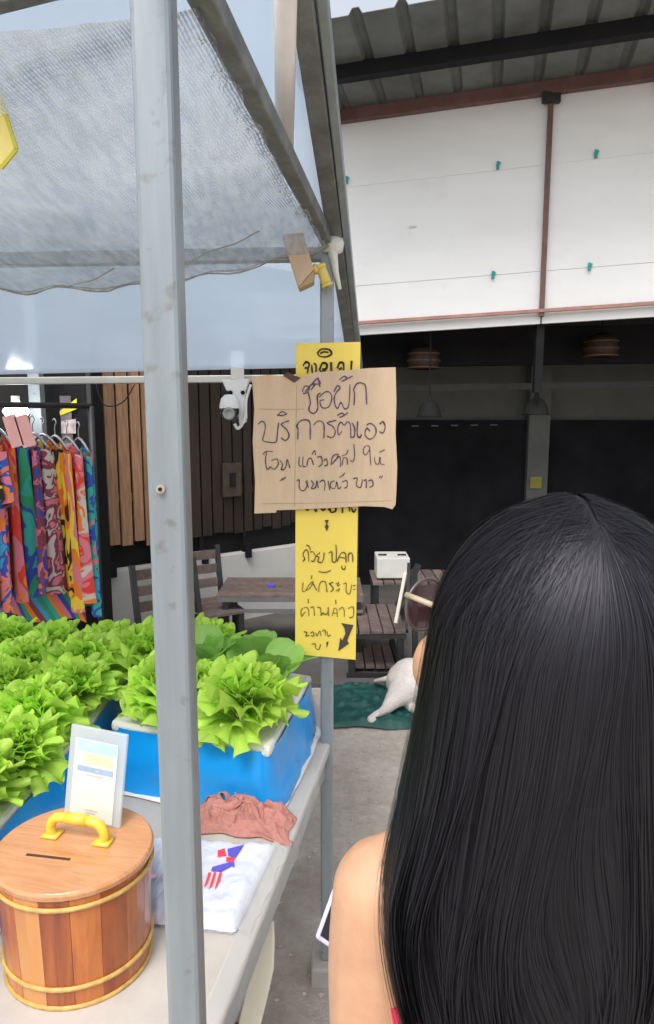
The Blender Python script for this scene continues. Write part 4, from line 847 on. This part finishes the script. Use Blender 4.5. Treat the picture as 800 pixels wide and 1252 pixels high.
OR, RE, YE, BK, BL, TE, GR, PK, MA, WH, CY = (.85, .22, .02), (.75, .05, .03), (.85, .6, .05), (.015, .012, .012), (.03, .08, .45), (.04, .42, .36), (.03, .34, .16), (.72, .20, .25), (.25, .05, .08), (.6, .55, .5), (.05, .35, .6)
def garment(i, s, yawd, length, width, mt, label, zt=1.47, flare=.12):
    p = ra.lerp(rb2, s); t = thing('garment', label, 'garment', 'colourful garments hanging on the rack', (p.x, p.y, zt), R(yawd))
    m = MB(); rn = random.Random(i)
    ph = rn.uniform(0, 6)
    def f(side):
        def g_(u, v):
            x = (u - .5) * width * (1 + flare * v); sl = -.045 * abs(u - .5) * 2
            y = side * (.010 + .010 * math.sin(u * math.pi)) + .016 * math.sin(u * 16 + ph + v * 1.2) * (.3 + v) + .006 * math.sin(u * 37 + ph)
            if u in (0, 1): y = .016 * math.sin(u * 16 + ph + v * 1.2) * (.3 + v) + .006 * math.sin(u * 37 + ph)
            return (x, y, sl - v * length + .012 * math.sin(u * 16 + ph) * (v > .97))
        return g_
    m.grid(f(-1), 26, 14); m.grid(f(1), 26, 14); m.build('fabric', mt, t, smooth=True)
    if .25 < width < .6:
        for s_ in (-1, 1):
            m = MB()
            def sl_(u, v, s_=s_):
                a = u * 2 * math.pi; r_ = .045 + .012 * v; c0_ = Vector((s_ * width * .46, 0, -.07)).lerp(Vector((s_ * width * .60, 0, -.26)), v); return (c0_.x + r_ * math.cos(a), .018 * math.sin(a) + .01 * math.sin(a * 3 + ph), c0_.z + .3 * r_ * math.cos(a) * s_)
            m.grid(sl_, 14, 6); m.build('sleeve', mt, t, smooth=True)
    m = MB(); m.tube(smoothpts([(-width * .42, 0, -.03), (0, 0, .03), (width * .42, 0, -.03)], 4), .006, 6); m.tube(smoothpts([(0, 0, .03), (0, 0, .065), (.012, 0, .085), (.0, 0, .10), (-.012, 0, .092)], 4), .0025, 5); m.build('hanger', mat('hanger_wire', (.3, .3, .3), .4, .5), t, smooth=True)
    return t
GS = [(.16, (BL, OR, BK, RE, WH, BL), 'blue and orange garment at the left edge of the rack', .56, .34),
      (.27, (OR, RE, OR, YE, RE, OR), 'bright orange-red garment, second from the left on the rack', .62, .34),
      (.37, (BK, OR, BK, YE, BK, RE), 'black garment with orange flower print on the rack', .64, .34),
      (.47, (BK, YE, BK, OR, BK, YE), 'black garment with yellow leaf print on the rack', .64, .33),
      (.57, (PK, BL, OR, PK, BL, CY), 'pink, blue and orange swirled garment beside the green one', .62, .32),
      (.66, (GR, TE, GR, GR, BL, TE), 'plain green garment on the rack beside the maroon one', .60, .20),
      (.75, (MA, PK, MA, WH, MA, PK), 'maroon and pink patterned garment on the rack', .60, .20),
      (.84, (OR, PK, OR, YE, PK, OR), 'orange and salmon patterned garment near the rack\'s right end', .66, .2),
      (.94, (TE, CY, TE, BL, TE, PK), 'teal and blue patterned garment at the rack\'s right end', .68, .2)]
for nm_, cc_, cols_, s_ in (('thin red and white patterned garment wedged between the orange ones', .6, (RE, WH, RE, OR, WH, RE), .21), ('thin blue and black garment wedged among the flower prints', .62, (BL, BK, CY, BL, BK, BL), .32), ('thin orange garment between the black flower and leaf prints', .58, (OR, YE, OR, RE, OR, YE), .42), ('thin cyan garment before the pink swirled one', .55, (CY, BL, CY, WH, TE, CY), .52),
    ('thin red-orange garment left of the plain green one', .6, (RE, OR, PK, RE, OR, RE), .615), ('thin violet patterned garment between the green and maroon ones', .57, (MA, BL, PK, MA, BL, MA), .705), ('thin yellow and black garment left of the orange salmon one', .6, (YE, BK, OR, YE, BK, YE), .79), ('thin salmon garment beside the teal one at the rack end', .62, (PK, OR, WH, PK, RE, PK), .89)):
    GS.append((s_, cols_, nm_, cc_, .22))
for i, (s, cols, lab, ln_, wd) in enumerate(GS):
    garment(i, s, -36 + random.uniform(-14, 10), ln_, wd, garment_mat(i, cols), lab, 1.47 - .13 * max(0, s - .35), .15 if wd > .25 else .25)
# striped skirt lower behind
def stripe_mat():
    m, t, b, o = nodes('striped_cloth'); N = t.nodes.new; L = t.links.new; tc = N('ShaderNodeTexCoord'); sp = N('ShaderNodeSeparateXYZ'); L(tc.outputs['Object'], sp.inputs[0])
    mu = N('ShaderNodeMath'); mu.operation = 'MULTIPLY_ADD'; L(sp.outputs['Z'], mu.inputs[0]); mu.inputs[1].default_value = .5; L(sp.outputs['X'], mu.inputs[2])
    m2 = N('ShaderNodeMath'); m2.operation = 'MULTIPLY'; L(mu.outputs[0], m2.inputs[0]); m2.inputs[1].default_value = 5.5; fr3 = N('ShaderNodeMath'); fr3.operation = 'FRACT'; L(m2.outputs[0], fr3.inputs[0])
    r = N('ShaderNodeValToRGB'); r.color_ramp.interpolation = 'CONSTANT'; e = r.color_ramp.elements; cs_ = [TE, OR, PK, BL, GR, OR, MA, CY, GR]; e[0].color = (*cs_[0], 1); e[1].position = .11; e[1].color = (*cs_[1], 1)
    for k in range(2, 9): x = e.new(k / 9); x.color = (*cs_[k], 1)
    L(fr3.outputs[0], r.inputs[0]); L(r.outputs[0], b.inputs['Base Color']); b.inputs['Roughness'].default_value = .75; return m
sk = garment(20, .52, 4, .40, .62, stripe_mat(), 'diagonally striped cloth hanging lowest on the rack', 1.08, .1); sk.location.y += .16; sk.location.x += .0
for i, (x, y) in enumerate(((17, 527), (31, 527))):
    t = MB(); p = atY(x, y, 2.15); t.box(p, (.045, .006, .105), Euler((0, R(-14), 0)).to_matrix()); tag(t.build('price_tag', mat('pink_tag', (.80, .40, .40), .6), bevel=.002), ('pink card tag, the left of two at the hangers', 'pink card tag, the right of two at the hangers')[i], 'tag', 'pink card tags on the hangers')
# lit bulbs
led = emit('lit_led', (.95, .98, 1.0), 14)
def bulb(px, py, Y, r, label, s=1.0):
    p = atY(px, py, Y); t = thing('lit_bulb', label, 'light', 'lit LED bulbs', p); m = MB(); m.lathe([(0, r), (r * .7, r * .7), (r, 0), (r * .7, -r * .7), (0, -r)], 14, sx=s); m.build('globe', led, t, smooth=True)
    m = MB(); m.tube([(0, 0, r * .8), (0, 0, r * 1.8)], r * .5, 8); m.build('socket', plastic_white, t, smooth=True); return t
bulb(20, 503, 2.75, .035, 'bright white bulb glowing behind the hangers', 1.6); bulb(75, 412, 3.1, .022, 'glowing globe behind the blue awning sheet, the larger right one', 1.4); bulb(42, 407, 3.1, .013, 'small glowing globe behind the blue awning sheet, on the left')  # last two are glowing globes set behind the sheet as bright spots
# clutter: a dangling wire by the slats
m = MB(); m.tube(smoothpts([atY(118, 470, 2.9), atY(128, 495, 2.9), atY(150, 492, 2.9), atY(165, 470, 2.9)], 6), .003, 5); tag(m.build('wire', blackm, smooth=True), 'loose dark wire looped under the awning bar by the slats', 'wire')

# ------------------------------------------------------------------ the woman
wm = thing('person', 'woman seen from behind with long straight black hair, bare shoulder and sunglasses, holding a phone', 'person', None, (.19, .5, 0))
def loc(o): o.matrix_parent_inverse = Matrix.Translation(Vector((-.19, -.5, 0))); return o
HY = R(38); HM = Matrix.Rotation(HY, 3, 'Z'); HC = Vector((.1655, .520, 1.316))
def hp(x, y, z): return HC + HM @ Vector((x, y, z))
body = [('e', HC + Vector((0, 0, .008)), (.068, .084, .088), HM), ('e', hp(0, .028, -.055), (.056, .062, .062), HM), ('e', hp(0, .062, -.088), (.028, .026, .024), HM), ('e', hp(-.046, .022, -.045), (.021, .032, .052), HM), ('e', hp(.046, .022, -.045), (.021, .032, .052), HM),
        ('e', hp(-.032, .052, -.028), (.034, .036, .035), HM), ('e', hp(.032, .052, -.028), (.034, .036, .035), HM), ('c', [(*hp(0, .084, .012), .010), (*hp(0, .096, -.018), .012)]), ('e', hp(0, .093, -.024), (.016, .012, .010), HM),
        ('e', hp(0, .080, -.056), (.021, .012, .007), HM), ('e', hp(-.068, .0, -.01), (.008, .017, .03), HM), ('e', hp(.068, .0, -.01), (.008, .017, .03), HM),
        ('c', [(.178, .505, 1.26, .050), (.185, .495, 1.19, .047), (.19, .495, 1.14, .06)]),
        ('e', (.19, .505, 1.06), (.145, .085, .13)), ('e', (.19, .505, .92), (.118, .078, .13)), ('e', (.19, .505, .80), (.145, .095, .12)),
        ('c', [(.19, .495, 1.165, .036), (.12, .50, 1.142, .038), (.062, .505, 1.112, .042)]), ('c', [(.19, .495, 1.165, .036), (.26, .50, 1.142, .038), (.318, .505, 1.112, .042)]),
        ('c', [(.048, .505, 1.105, .044), (.042, .505, 1.04, .042), (.040, .50, .96, .038), (.036, .515, .86, .032)]), ('c', [(.036, .515, .86, .032), (.055, .585, .845, .031), (.080, .665, .86, .021), (.083, .685, .865, .020)]),
        ('c', [(.332, .505, 1.105, .044), (.338, .505, 1.03, .042), (.345, .50, .95, .038), (.35, .505, .86, .032)]), ('c', [(.35, .505, .86, .032), (.352, .53, .76, .030), (.35, .56, .65, .020), (.35, .565, .63, .019)]),
        ('e', (.13, .475, 1.07), (.06, .045, .075)), ('e', (.25, .475, 1.07), (.06, .045, .075))]
for s in (-1, 1):
    body += [('c', [(.19 + s * .072, .505, .76, .082), (.19 + s * .075, .51, .60, .070), (.19 + s * .075, .515, .42, .050), (.19 + s * .076, .50, .28, .049), (.19 + s * .076, .50, .10, .032), (.19 + s * .076, .505, .05, .034)]), ('c', [(.19 + s * .076, .49, .035, .032), (.19 + s * .08, .58, .028, .034), (.19 + s * .084, .66, .022, .026)], .7)]
def hand(base, palm, fd, up, side, prims, curl):     # palm centre, finger direction, palm normal, thumb side
    fd, up = Vector(fd).normalized(), Vector(up).normalized(); sd_ = fd.cross(up).normalized() * side; c = Vector(base)
    for q_ in (-.018, 0, .018): prims.append(('c', [(*(c + sd_ * q_ * .6), .013), (*(c + fd * .035 + sd_ * q_ * .9), .0135), (*(c + fd * .068 + sd_ * q_), .0115)]))
    for k, (o_, L_, r_) in enumerate(((.027, .058, .0082), (.009, .066, .0085), (-.009, .061, .0082), (-.027, .048, .0073))):
        a = c + fd * .070 + sd_ * o_; ch = [(*a, r_)]; d = fd.copy(); p = a
        for j, f in enumerate((.45, .32, .23)):
            d = (d * math.cos(curl[j]) + up * math.sin(curl[j])).normalized(); p = p + d * L_ * f; ch.append((*p, r_ * (.95 - .1 * j)))
        prims.append(('c', ch))
    a = c + fd * .015 + sd_ * .022; b_ = a + sd_ * .022 + fd * .02 + up * .010; e_ = b_ + sd_ * .006 + fd * .024 + up * .014; prims.append(('c', [(*a, .0125), (*b_, .0105), (*e_, .009)]))
hand((.083, .685, .866), None, (-.35, .9, .1), (-.1, -.15, 1), 1, body, (.5, .7, .5))
hand((.35, .565, .625), None, (.0, .1, -1), (-1, .0, 0), -1, body, (.25, .35, .3))
bo_ = loc(organic(body, .0042, 'body', skin, wm, 6))
# clothing: crimson top, shorts
clo = MB()
def loft(rings, n=36, off=0):
    vs = []; 
    for (cx, cy, z, a, b) in rings:
        for k in range(n): t = 2 * math.pi * k / n; vs.append((cx + a * math.copysign(abs(math.cos(t)) ** .85, math.cos(t)), cy + b * math.sin(t), z + .004 * math.sin(5 * t)))
    return vs, [(i * n + k, i * n + (k + 1) % n, (i + 1) * n + (k + 1) % n, (i + 1) * n + k) for i in range(len(rings) - 1) for k in range(n)]
clo.add(*loft([(.19, .505, 1.035, .150, .092), (.19, .505, .98, .140, .090), (.19, .505, .90, .124, .085), (.19, .505, .80, .152, .103), (.19, .505, .70, .166, .108)]))
for x in (.11, .27): clo.tube(smoothpts([(x, .425, 1.02), (x, .440, 1.12), (x, .49, 1.178), (x, .55, 1.12), (x, .585, 1.03)], 4), .006, 8)
loc(clo.build('top', mat('crimson_fabric', (.55, .01, .06), .7), wm, smooth=True, solid=.004))
clo = MB()
clo.add(*loft([(.19, .505, .80, .155, .106), (.19, .505, .70, .170, .112), (.19, .505, .62, .172, .105)]))
for s in (-1, 1): clo.add(*loft([(.19 + s * .08, .51, .66, .088, .095), (.19 + s * .08, .512, .46, .082, .09)], 24))
loc(clo.build('shorts', mat('dark_denim', (.03, .04, .07), .8), wm, smooth=True, solid=.004))
for s in (-1, 1):
    m = MB(); m.prism([(.19 + s * .08 + .042 * math.cos(t) , .575 + .125 * math.sin(t)) for t in [k * .5236 for k in range(12)]], .0, .014); loc(m.build('sandal', blackm, wm, bevel=.004))
# face details
for s in (-1, 1):
    m = MB(); c = hp(s * .028, .060, .006); m.lathe([(0, .011), (.008, .008), (.0115, 0), (.008, -.008), (0, -.011)], 12, c); loc(m.build('eye', mat('eye_white', (.7, .68, .66), .3), wm, smooth=True))
    m = MB(); m.tube(smoothpts([hp(s * .014, .0765, .026), hp(s * .027, .070, .031), hp(s * .038, .060, .026)], 3), .0028, 6); loc(m.build('eyebrow', blackm, wm, smooth=True))
m = MB(); m.tube(smoothpts([hp(-.020, .086, -.055), hp(0, .092, -.053), hp(.020, .086, -.055)], 4), [.002] + [.0048] * 7 + [.002], 8); loc(m.build('lips', mat('lips', (.45, .12, .10), .4), wm, smooth=True))
# sunglasses
gl = thing('sunglasses', 'thin round sunglasses with pale gold temple worn by the woman', 'sunglasses')
gm = mat('gold_temple', (.66, .55, .38), .3, .5, .05); gr = mat('frame_grey', (.12, .10, .10), .35, .3); lensm = sheet_mat('lens_tint', (.10, .03, .04), .74, .2, .05)
hinge = atY(497, 727, .590); dirf = Vector((-math.sin(HY), math.cos(HY), 0)); dirr = Vector((math.cos(HY), math.sin(HY), 0))
for k in (0, 1):
    c = hinge + dirr * (.026 + k * .060) + Vector((0, 0, -.014)); ring = [c + dirr * .026 * math.cos(t) + Vector((0, 0, .025 * math.sin(t))) for t in [i * math.pi / 14 for i in range(29)]]
    m = MB(); m.tube(ring, .0016, 6, cap=False); lo = m.build('lens_frame', gr, gl, smooth=True)
    m = MB(); m.sheet(ring[:-1], dirf, .0015); m.build('lens', lensm, lo)
m = MB(); m.tube([hinge + dirr * .052 + Vector((0, 0, -.010)), hinge + dirr * .069 + Vector((0, .002, -.008)), hinge + dirr * .086 + Vector((0, 0, -.010))][0:3:2], .0016, 6); m.build('bridge', gr, gl)
for k, h_ in ((0, hinge), (1, hinge + dirr * .118)):
    e_ = h_ - dirf * .115 + Vector((.010 if k == 0 else 0, 0, -.012)); m = MB(); m.tube(smoothpts([h_, h_.lerp(e_, .5), e_, e_ - dirf * .02 + Vector((0, 0, -.02))], 3), .0028, 8); m.build('temple', gm, gl, smooth=True)
# phone
ph = thing('phone', 'white and violet phone held by the woman beside the far post', 'phone')
px_ = Vector((-.80, .02, .62)).normalized(); pn_ = Vector((.35, -.55, .75)); pn_ = (pn_ - px_ * pn_.dot(px_)).normalized(); pz_ = px_.cross(pn_)
PM = Matrix((px_, pn_, pz_)).transposed(); pc = Vector((-.006, .752, .898)) - px_ * .075 + Vector((.004, 0, -.012))
m = MB(); m.box(pc, (.15, .006, .07), PM); m.build('case', mat('phone_violet', (.60, .58, .85), .25, var=.25, scale=40), ph, bevel=.003)
m = MB(); m.box(pc + pn_ * .0036, (.142, .0016, .062), PM); m.build('screen', mat('phone_screen', (.01, .01, .012), .1), ph)

# hair: opaque under-shell plus thousands of strand ribbons
E = np.array([.188, .50, 1.330]); RR = np.array([.105, .105, .113]); K = np.array([-.0095, -.571, .82]); K /= np.linalg.norm(K)
ZT = np.array([.90, .96, 1.034, 1.10, 1.132, 1.187, 1.24, 1.29, 1.33]); AT = np.array([.085, .104, .124, .143, .147, .132, .121, .110, .105]); BT = np.array([.046, .050, .056, .065, .070, .078, .092, .103, .105]); CT = np.array([.452, .456, .46, .468, .472, .480, .488, .497, .50])
def hair_pts(phi, zend, t, shrink, part=None):
    """phi,zend,shrink: (n,), t: (m,) -> (n,m,3); first 42% of t covers the head, the rest hangs"""
    n, mm = len(phi), len(t); P_ = np.zeros((n, mm, 3)); e = np.stack([-np.cos(phi), -np.sin(phi), 0 * phi], 1); Kp = np.tile(K, (n, 1)) if part is None else K[None, :] + part[:, None] * np.array([.04, .62, .36]); Kp /= np.linalg.norm(Kp, axis=1, keepdims=True); cosw = np.clip((e * Kp).sum(1), -.97, .97); om = np.arccos(cosw)
    for j, tt in enumerate(t):
        if tt <= .42:
            q = tt / .42; w_ = (np.sin((1 - q) * om)[:, None] * Kp + np.sin(q * om)[:, None] * e) / np.sin(om)[:, None]; P_[:, j] = E + w_ * (RR * 1.0) * shrink[:, None]
        else:
            z = 1.33 + (zend - 1.33) * (tt - .42) / .58; a = np.interp(z, ZT, AT) * shrink; b = np.interp(z, ZT, BT) * shrink; c = np.interp(z, ZT, CT)
            P_[:, j] = np.stack([E[0] - a * np.cos(phi), c - b * np.sin(phi), z], 1)
    return P_
def hair_mat(name, base, rough):
    m, t, b, o = nodes(name); N = t.nodes.new; L = t.links.new; at = N('ShaderNodeAttribute'); at.attribute_name = 'rnd'
    r = N('ShaderNodeValToRGB'); e = r.color_ramp.elements; e[0].color = (*[c * .75 for c in base], 1); e[1].color = (*[c * 1.35 for c in base], 1); L(at.outputs['Fac'], r.inputs[0]); L(r.outputs[0], b.inputs['Base Color'])
    b.inputs['Roughness'].default_value = rough; b.inputs['Specular IOR Level'].default_value = .46; b.inputs['Specular Tint'].default_value = (.86, .86, 1, 1); return m
hm = hair_mat('black_hair', (.0065, .006, .008), .50)
t_ = np.linspace(0, 1, 40); ph_ = np.linspace(R(-50), R(230), 90); sh = hair_pts(ph_, np.full(90, .95), t_, np.full(90, .93))
hk = np.clip((t_ - .42) / .3, 0, 1)[None, :]; sh[:, :, 1] += .022 * hk * np.sin(ph_)[:, None]; sh[:, :, 0] += .014 * hk * np.cos(ph_)[:, None]
m = MB(); m.grid(lambda u, v: tuple(sh[int(round(u * 89)), int(round(v * 39))]), 89, 39)
loc(m.build('hair_underlayer', mat('hair_under', (.002, .002, .0025), .9, spec=.02), wm, smooth=True, solid=.003))
# front cap of the hair
m = MB()
def capf(u, v):
    a = R(-130) + u * R(260); th = v * R(62); d = Vector((math.sin(a) * math.sin(th), math.cos(a) * math.sin(th), math.cos(th))); return Vector(E) + Vector((d.x * .100, d.y * .100, d.z * .108))
m.grid(capf, 40, 16); loc(m.build('hair_cap', MATS['hair_under'], wm, smooth=True))
def vfbm(x, seed):
    return sum(np.sin(x * f + seed * k * 1.7) / k for k, f in ((1, 7.3), (1.6, 15.1), (2.4, 31.7), (3.2, 57.3)))
def strands(n, lay, width, name, mm, seg=34, fly=0., front=False):
    rg = np.random.RandomState(int(lay * 1000) + n); phi = rg.uniform(R(-48), R(228), n) if not front else rg.uniform(R(222), R(318), n)
    zend = .955 + .05 * rg.rand(n) + .02 * vfbm(phi, 3); t = np.linspace(.012, 1 if not front else .40, seg)
    shr = lay + rg.uniform(-.010, .010, n) + .0035 * vfbm(phi, 1)
    P_ = hair_pts(phi, zend, t, shr, None if front else (rg.uniform(-.06, 1, n) ** 1) * np.abs(np.cos(phi)) ** .8 * 1.1 + rg.uniform(-.03, .03, n))
    wob = np.clip(t - .15, 0, 1)[None, :] ** 1.3; fr1 = rg.uniform(2, 5, n)[:, None]; p1 = rg.uniform(0, 6.28, n)[:, None]; amp = rg.uniform(.001, .005, n)[:, None]
    tang = np.stack([np.sin(phi), -np.cos(phi), 0 * phi], 1)
    sw = amp * np.sin(fr1 * t[None, :] * 2.5 + p1) * wob
    for a_, f_, g_, s_ in ((.012, 4.0, 4.2, 1), (.009, 9.0, 7.0, 2), (.006, 19.0, 9.0, 4), (.0025, 41.0, 13.0, 7)):
        sw = sw + a_ * np.sin(phi[:, None] * f_ + t[None, :] * g_ * 2 + s_) * wob * 1.3
    P_ += tang[:, None, :] * sw[:, :, None]
    rad = np.stack([-np.cos(phi), -np.sin(phi), 0 * phi], 1)
    bulge = .0030 * np.sin(phi[:, None] * 8 + t[None, :] * 8) * wob + .0022 * np.sin(phi[:, None] * 19 - t[None, :] * 12) * wob
    P_ += rad[:, None, :] * bulge[:, :, None]
    for _ in range(5): P_[:, 2:-2] = .25 * P_[:, 1:-3] + .5 * P_[:, 2:-2] + .25 * P_[:, 3:-1]
    if fly:
        f = rg.uniform(-1, 1, (n, 3)) * fly; P_ += f[:, None, :] * (np.clip(t, 0, .9) ** 1.3)[None, :, None]; P_[:, :, 2] -= 0
    c = np.stack([E[0] + 0 * t, .49 + 0 * t, 0 * t], 1)
    T = np.gradient(P_, axis=1); T /= np.linalg.norm(T, axis=2, keepdims=True) + 1e-9
    Nn = P_ - np.array([E[0], .49, 0]); Nn[:, :, 2] = np.where(t[None, :] < .42, P_[:, :, 2] - 1.33, 0); Nn /= np.linalg.norm(Nn, axis=2, keepdims=True) + 1e-9
    S = np.cross(T, Nn); S /= np.linalg.norm(S, axis=2, keepdims=True) + 1e-9
    tilt = rg.uniform(-.25, .25, n)[:, None, None]; S = S * np.cos(tilt) + Nn * np.sin(tilt)
    wd = width * rg.uniform(.6, 1.3, n)[:, None, None] * np.where(t > .93, (1.02 - t) / .09, 1)[None, :, None] * np.clip(.35 + t * 4, 0, 1)[None, :, None]
    A_ = P_ - S * wd / 2; B_ = P_ + S * wd / 2; V = np.stack([A_, B_], 2).reshape(-1, 3)
    base = (np.arange(n) * seg * 2)[:, None] + (np.arange(seg - 1) * 2)[None, :]; base = base.reshape(-1); Fc = np.stack([base, base + 1, base + 3, base + 2], 1)
    me = bpy.data.meshes.new(name); me.vertices.add(len(V)); me.vertices.foreach_set('co', V.ravel()); me.loops.add(Fc.size); me.loops.foreach_set('vertex_index', Fc.ravel().astype(np.int32))
    me.polygons.add(len(Fc)); me.polygons.foreach_set('loop_start', np.arange(0, Fc.size, 4, dtype=np.int32)); me.polygons.foreach_set('use_smooth', np.ones(len(Fc), bool)); me.update(calc_edges=True)
    at = me.attributes.new('rnd', 'FLOAT', 'POINT'); at.data.foreach_set('value', np.repeat(rg.rand(n), seg * 2)); me.materials.append(mm)
    o = bpy.data.objects.new(name, me); C.objects.link(o); o.parent = wm; loc(o); o['kind'] = 'stuff'; return o
strands(7000, .975, .0016, 'hair', hm); strands(9000, 1.0, .0008, 'hair', hm); strands(1500, 1.006, .0006, 'hair', hm, fly=.006); strands(3000, .99, .0016, 'hair', hm, front=True); strands(450, 1.012, .0004, 'loose_hair', hm, fly=.012)
# scalp showing at the crown
kp = E + K * RR * 1.006; m = MB()
ksx = Vector((1, 0, 0)); kn = Vector(K); ksy = kn.cross(ksx).normalized()
m.add([Vector(kp) + ksx * .0016 * math.cos(a) + ksy * .012 * math.sin(a) + kn * -.0002 for a in [i * math.pi / 8 for i in range(16)]], [tuple(range(16))])
loc(m.build('scalp_parting', mat('scalp', (.20, .14, .11), .6), wm))
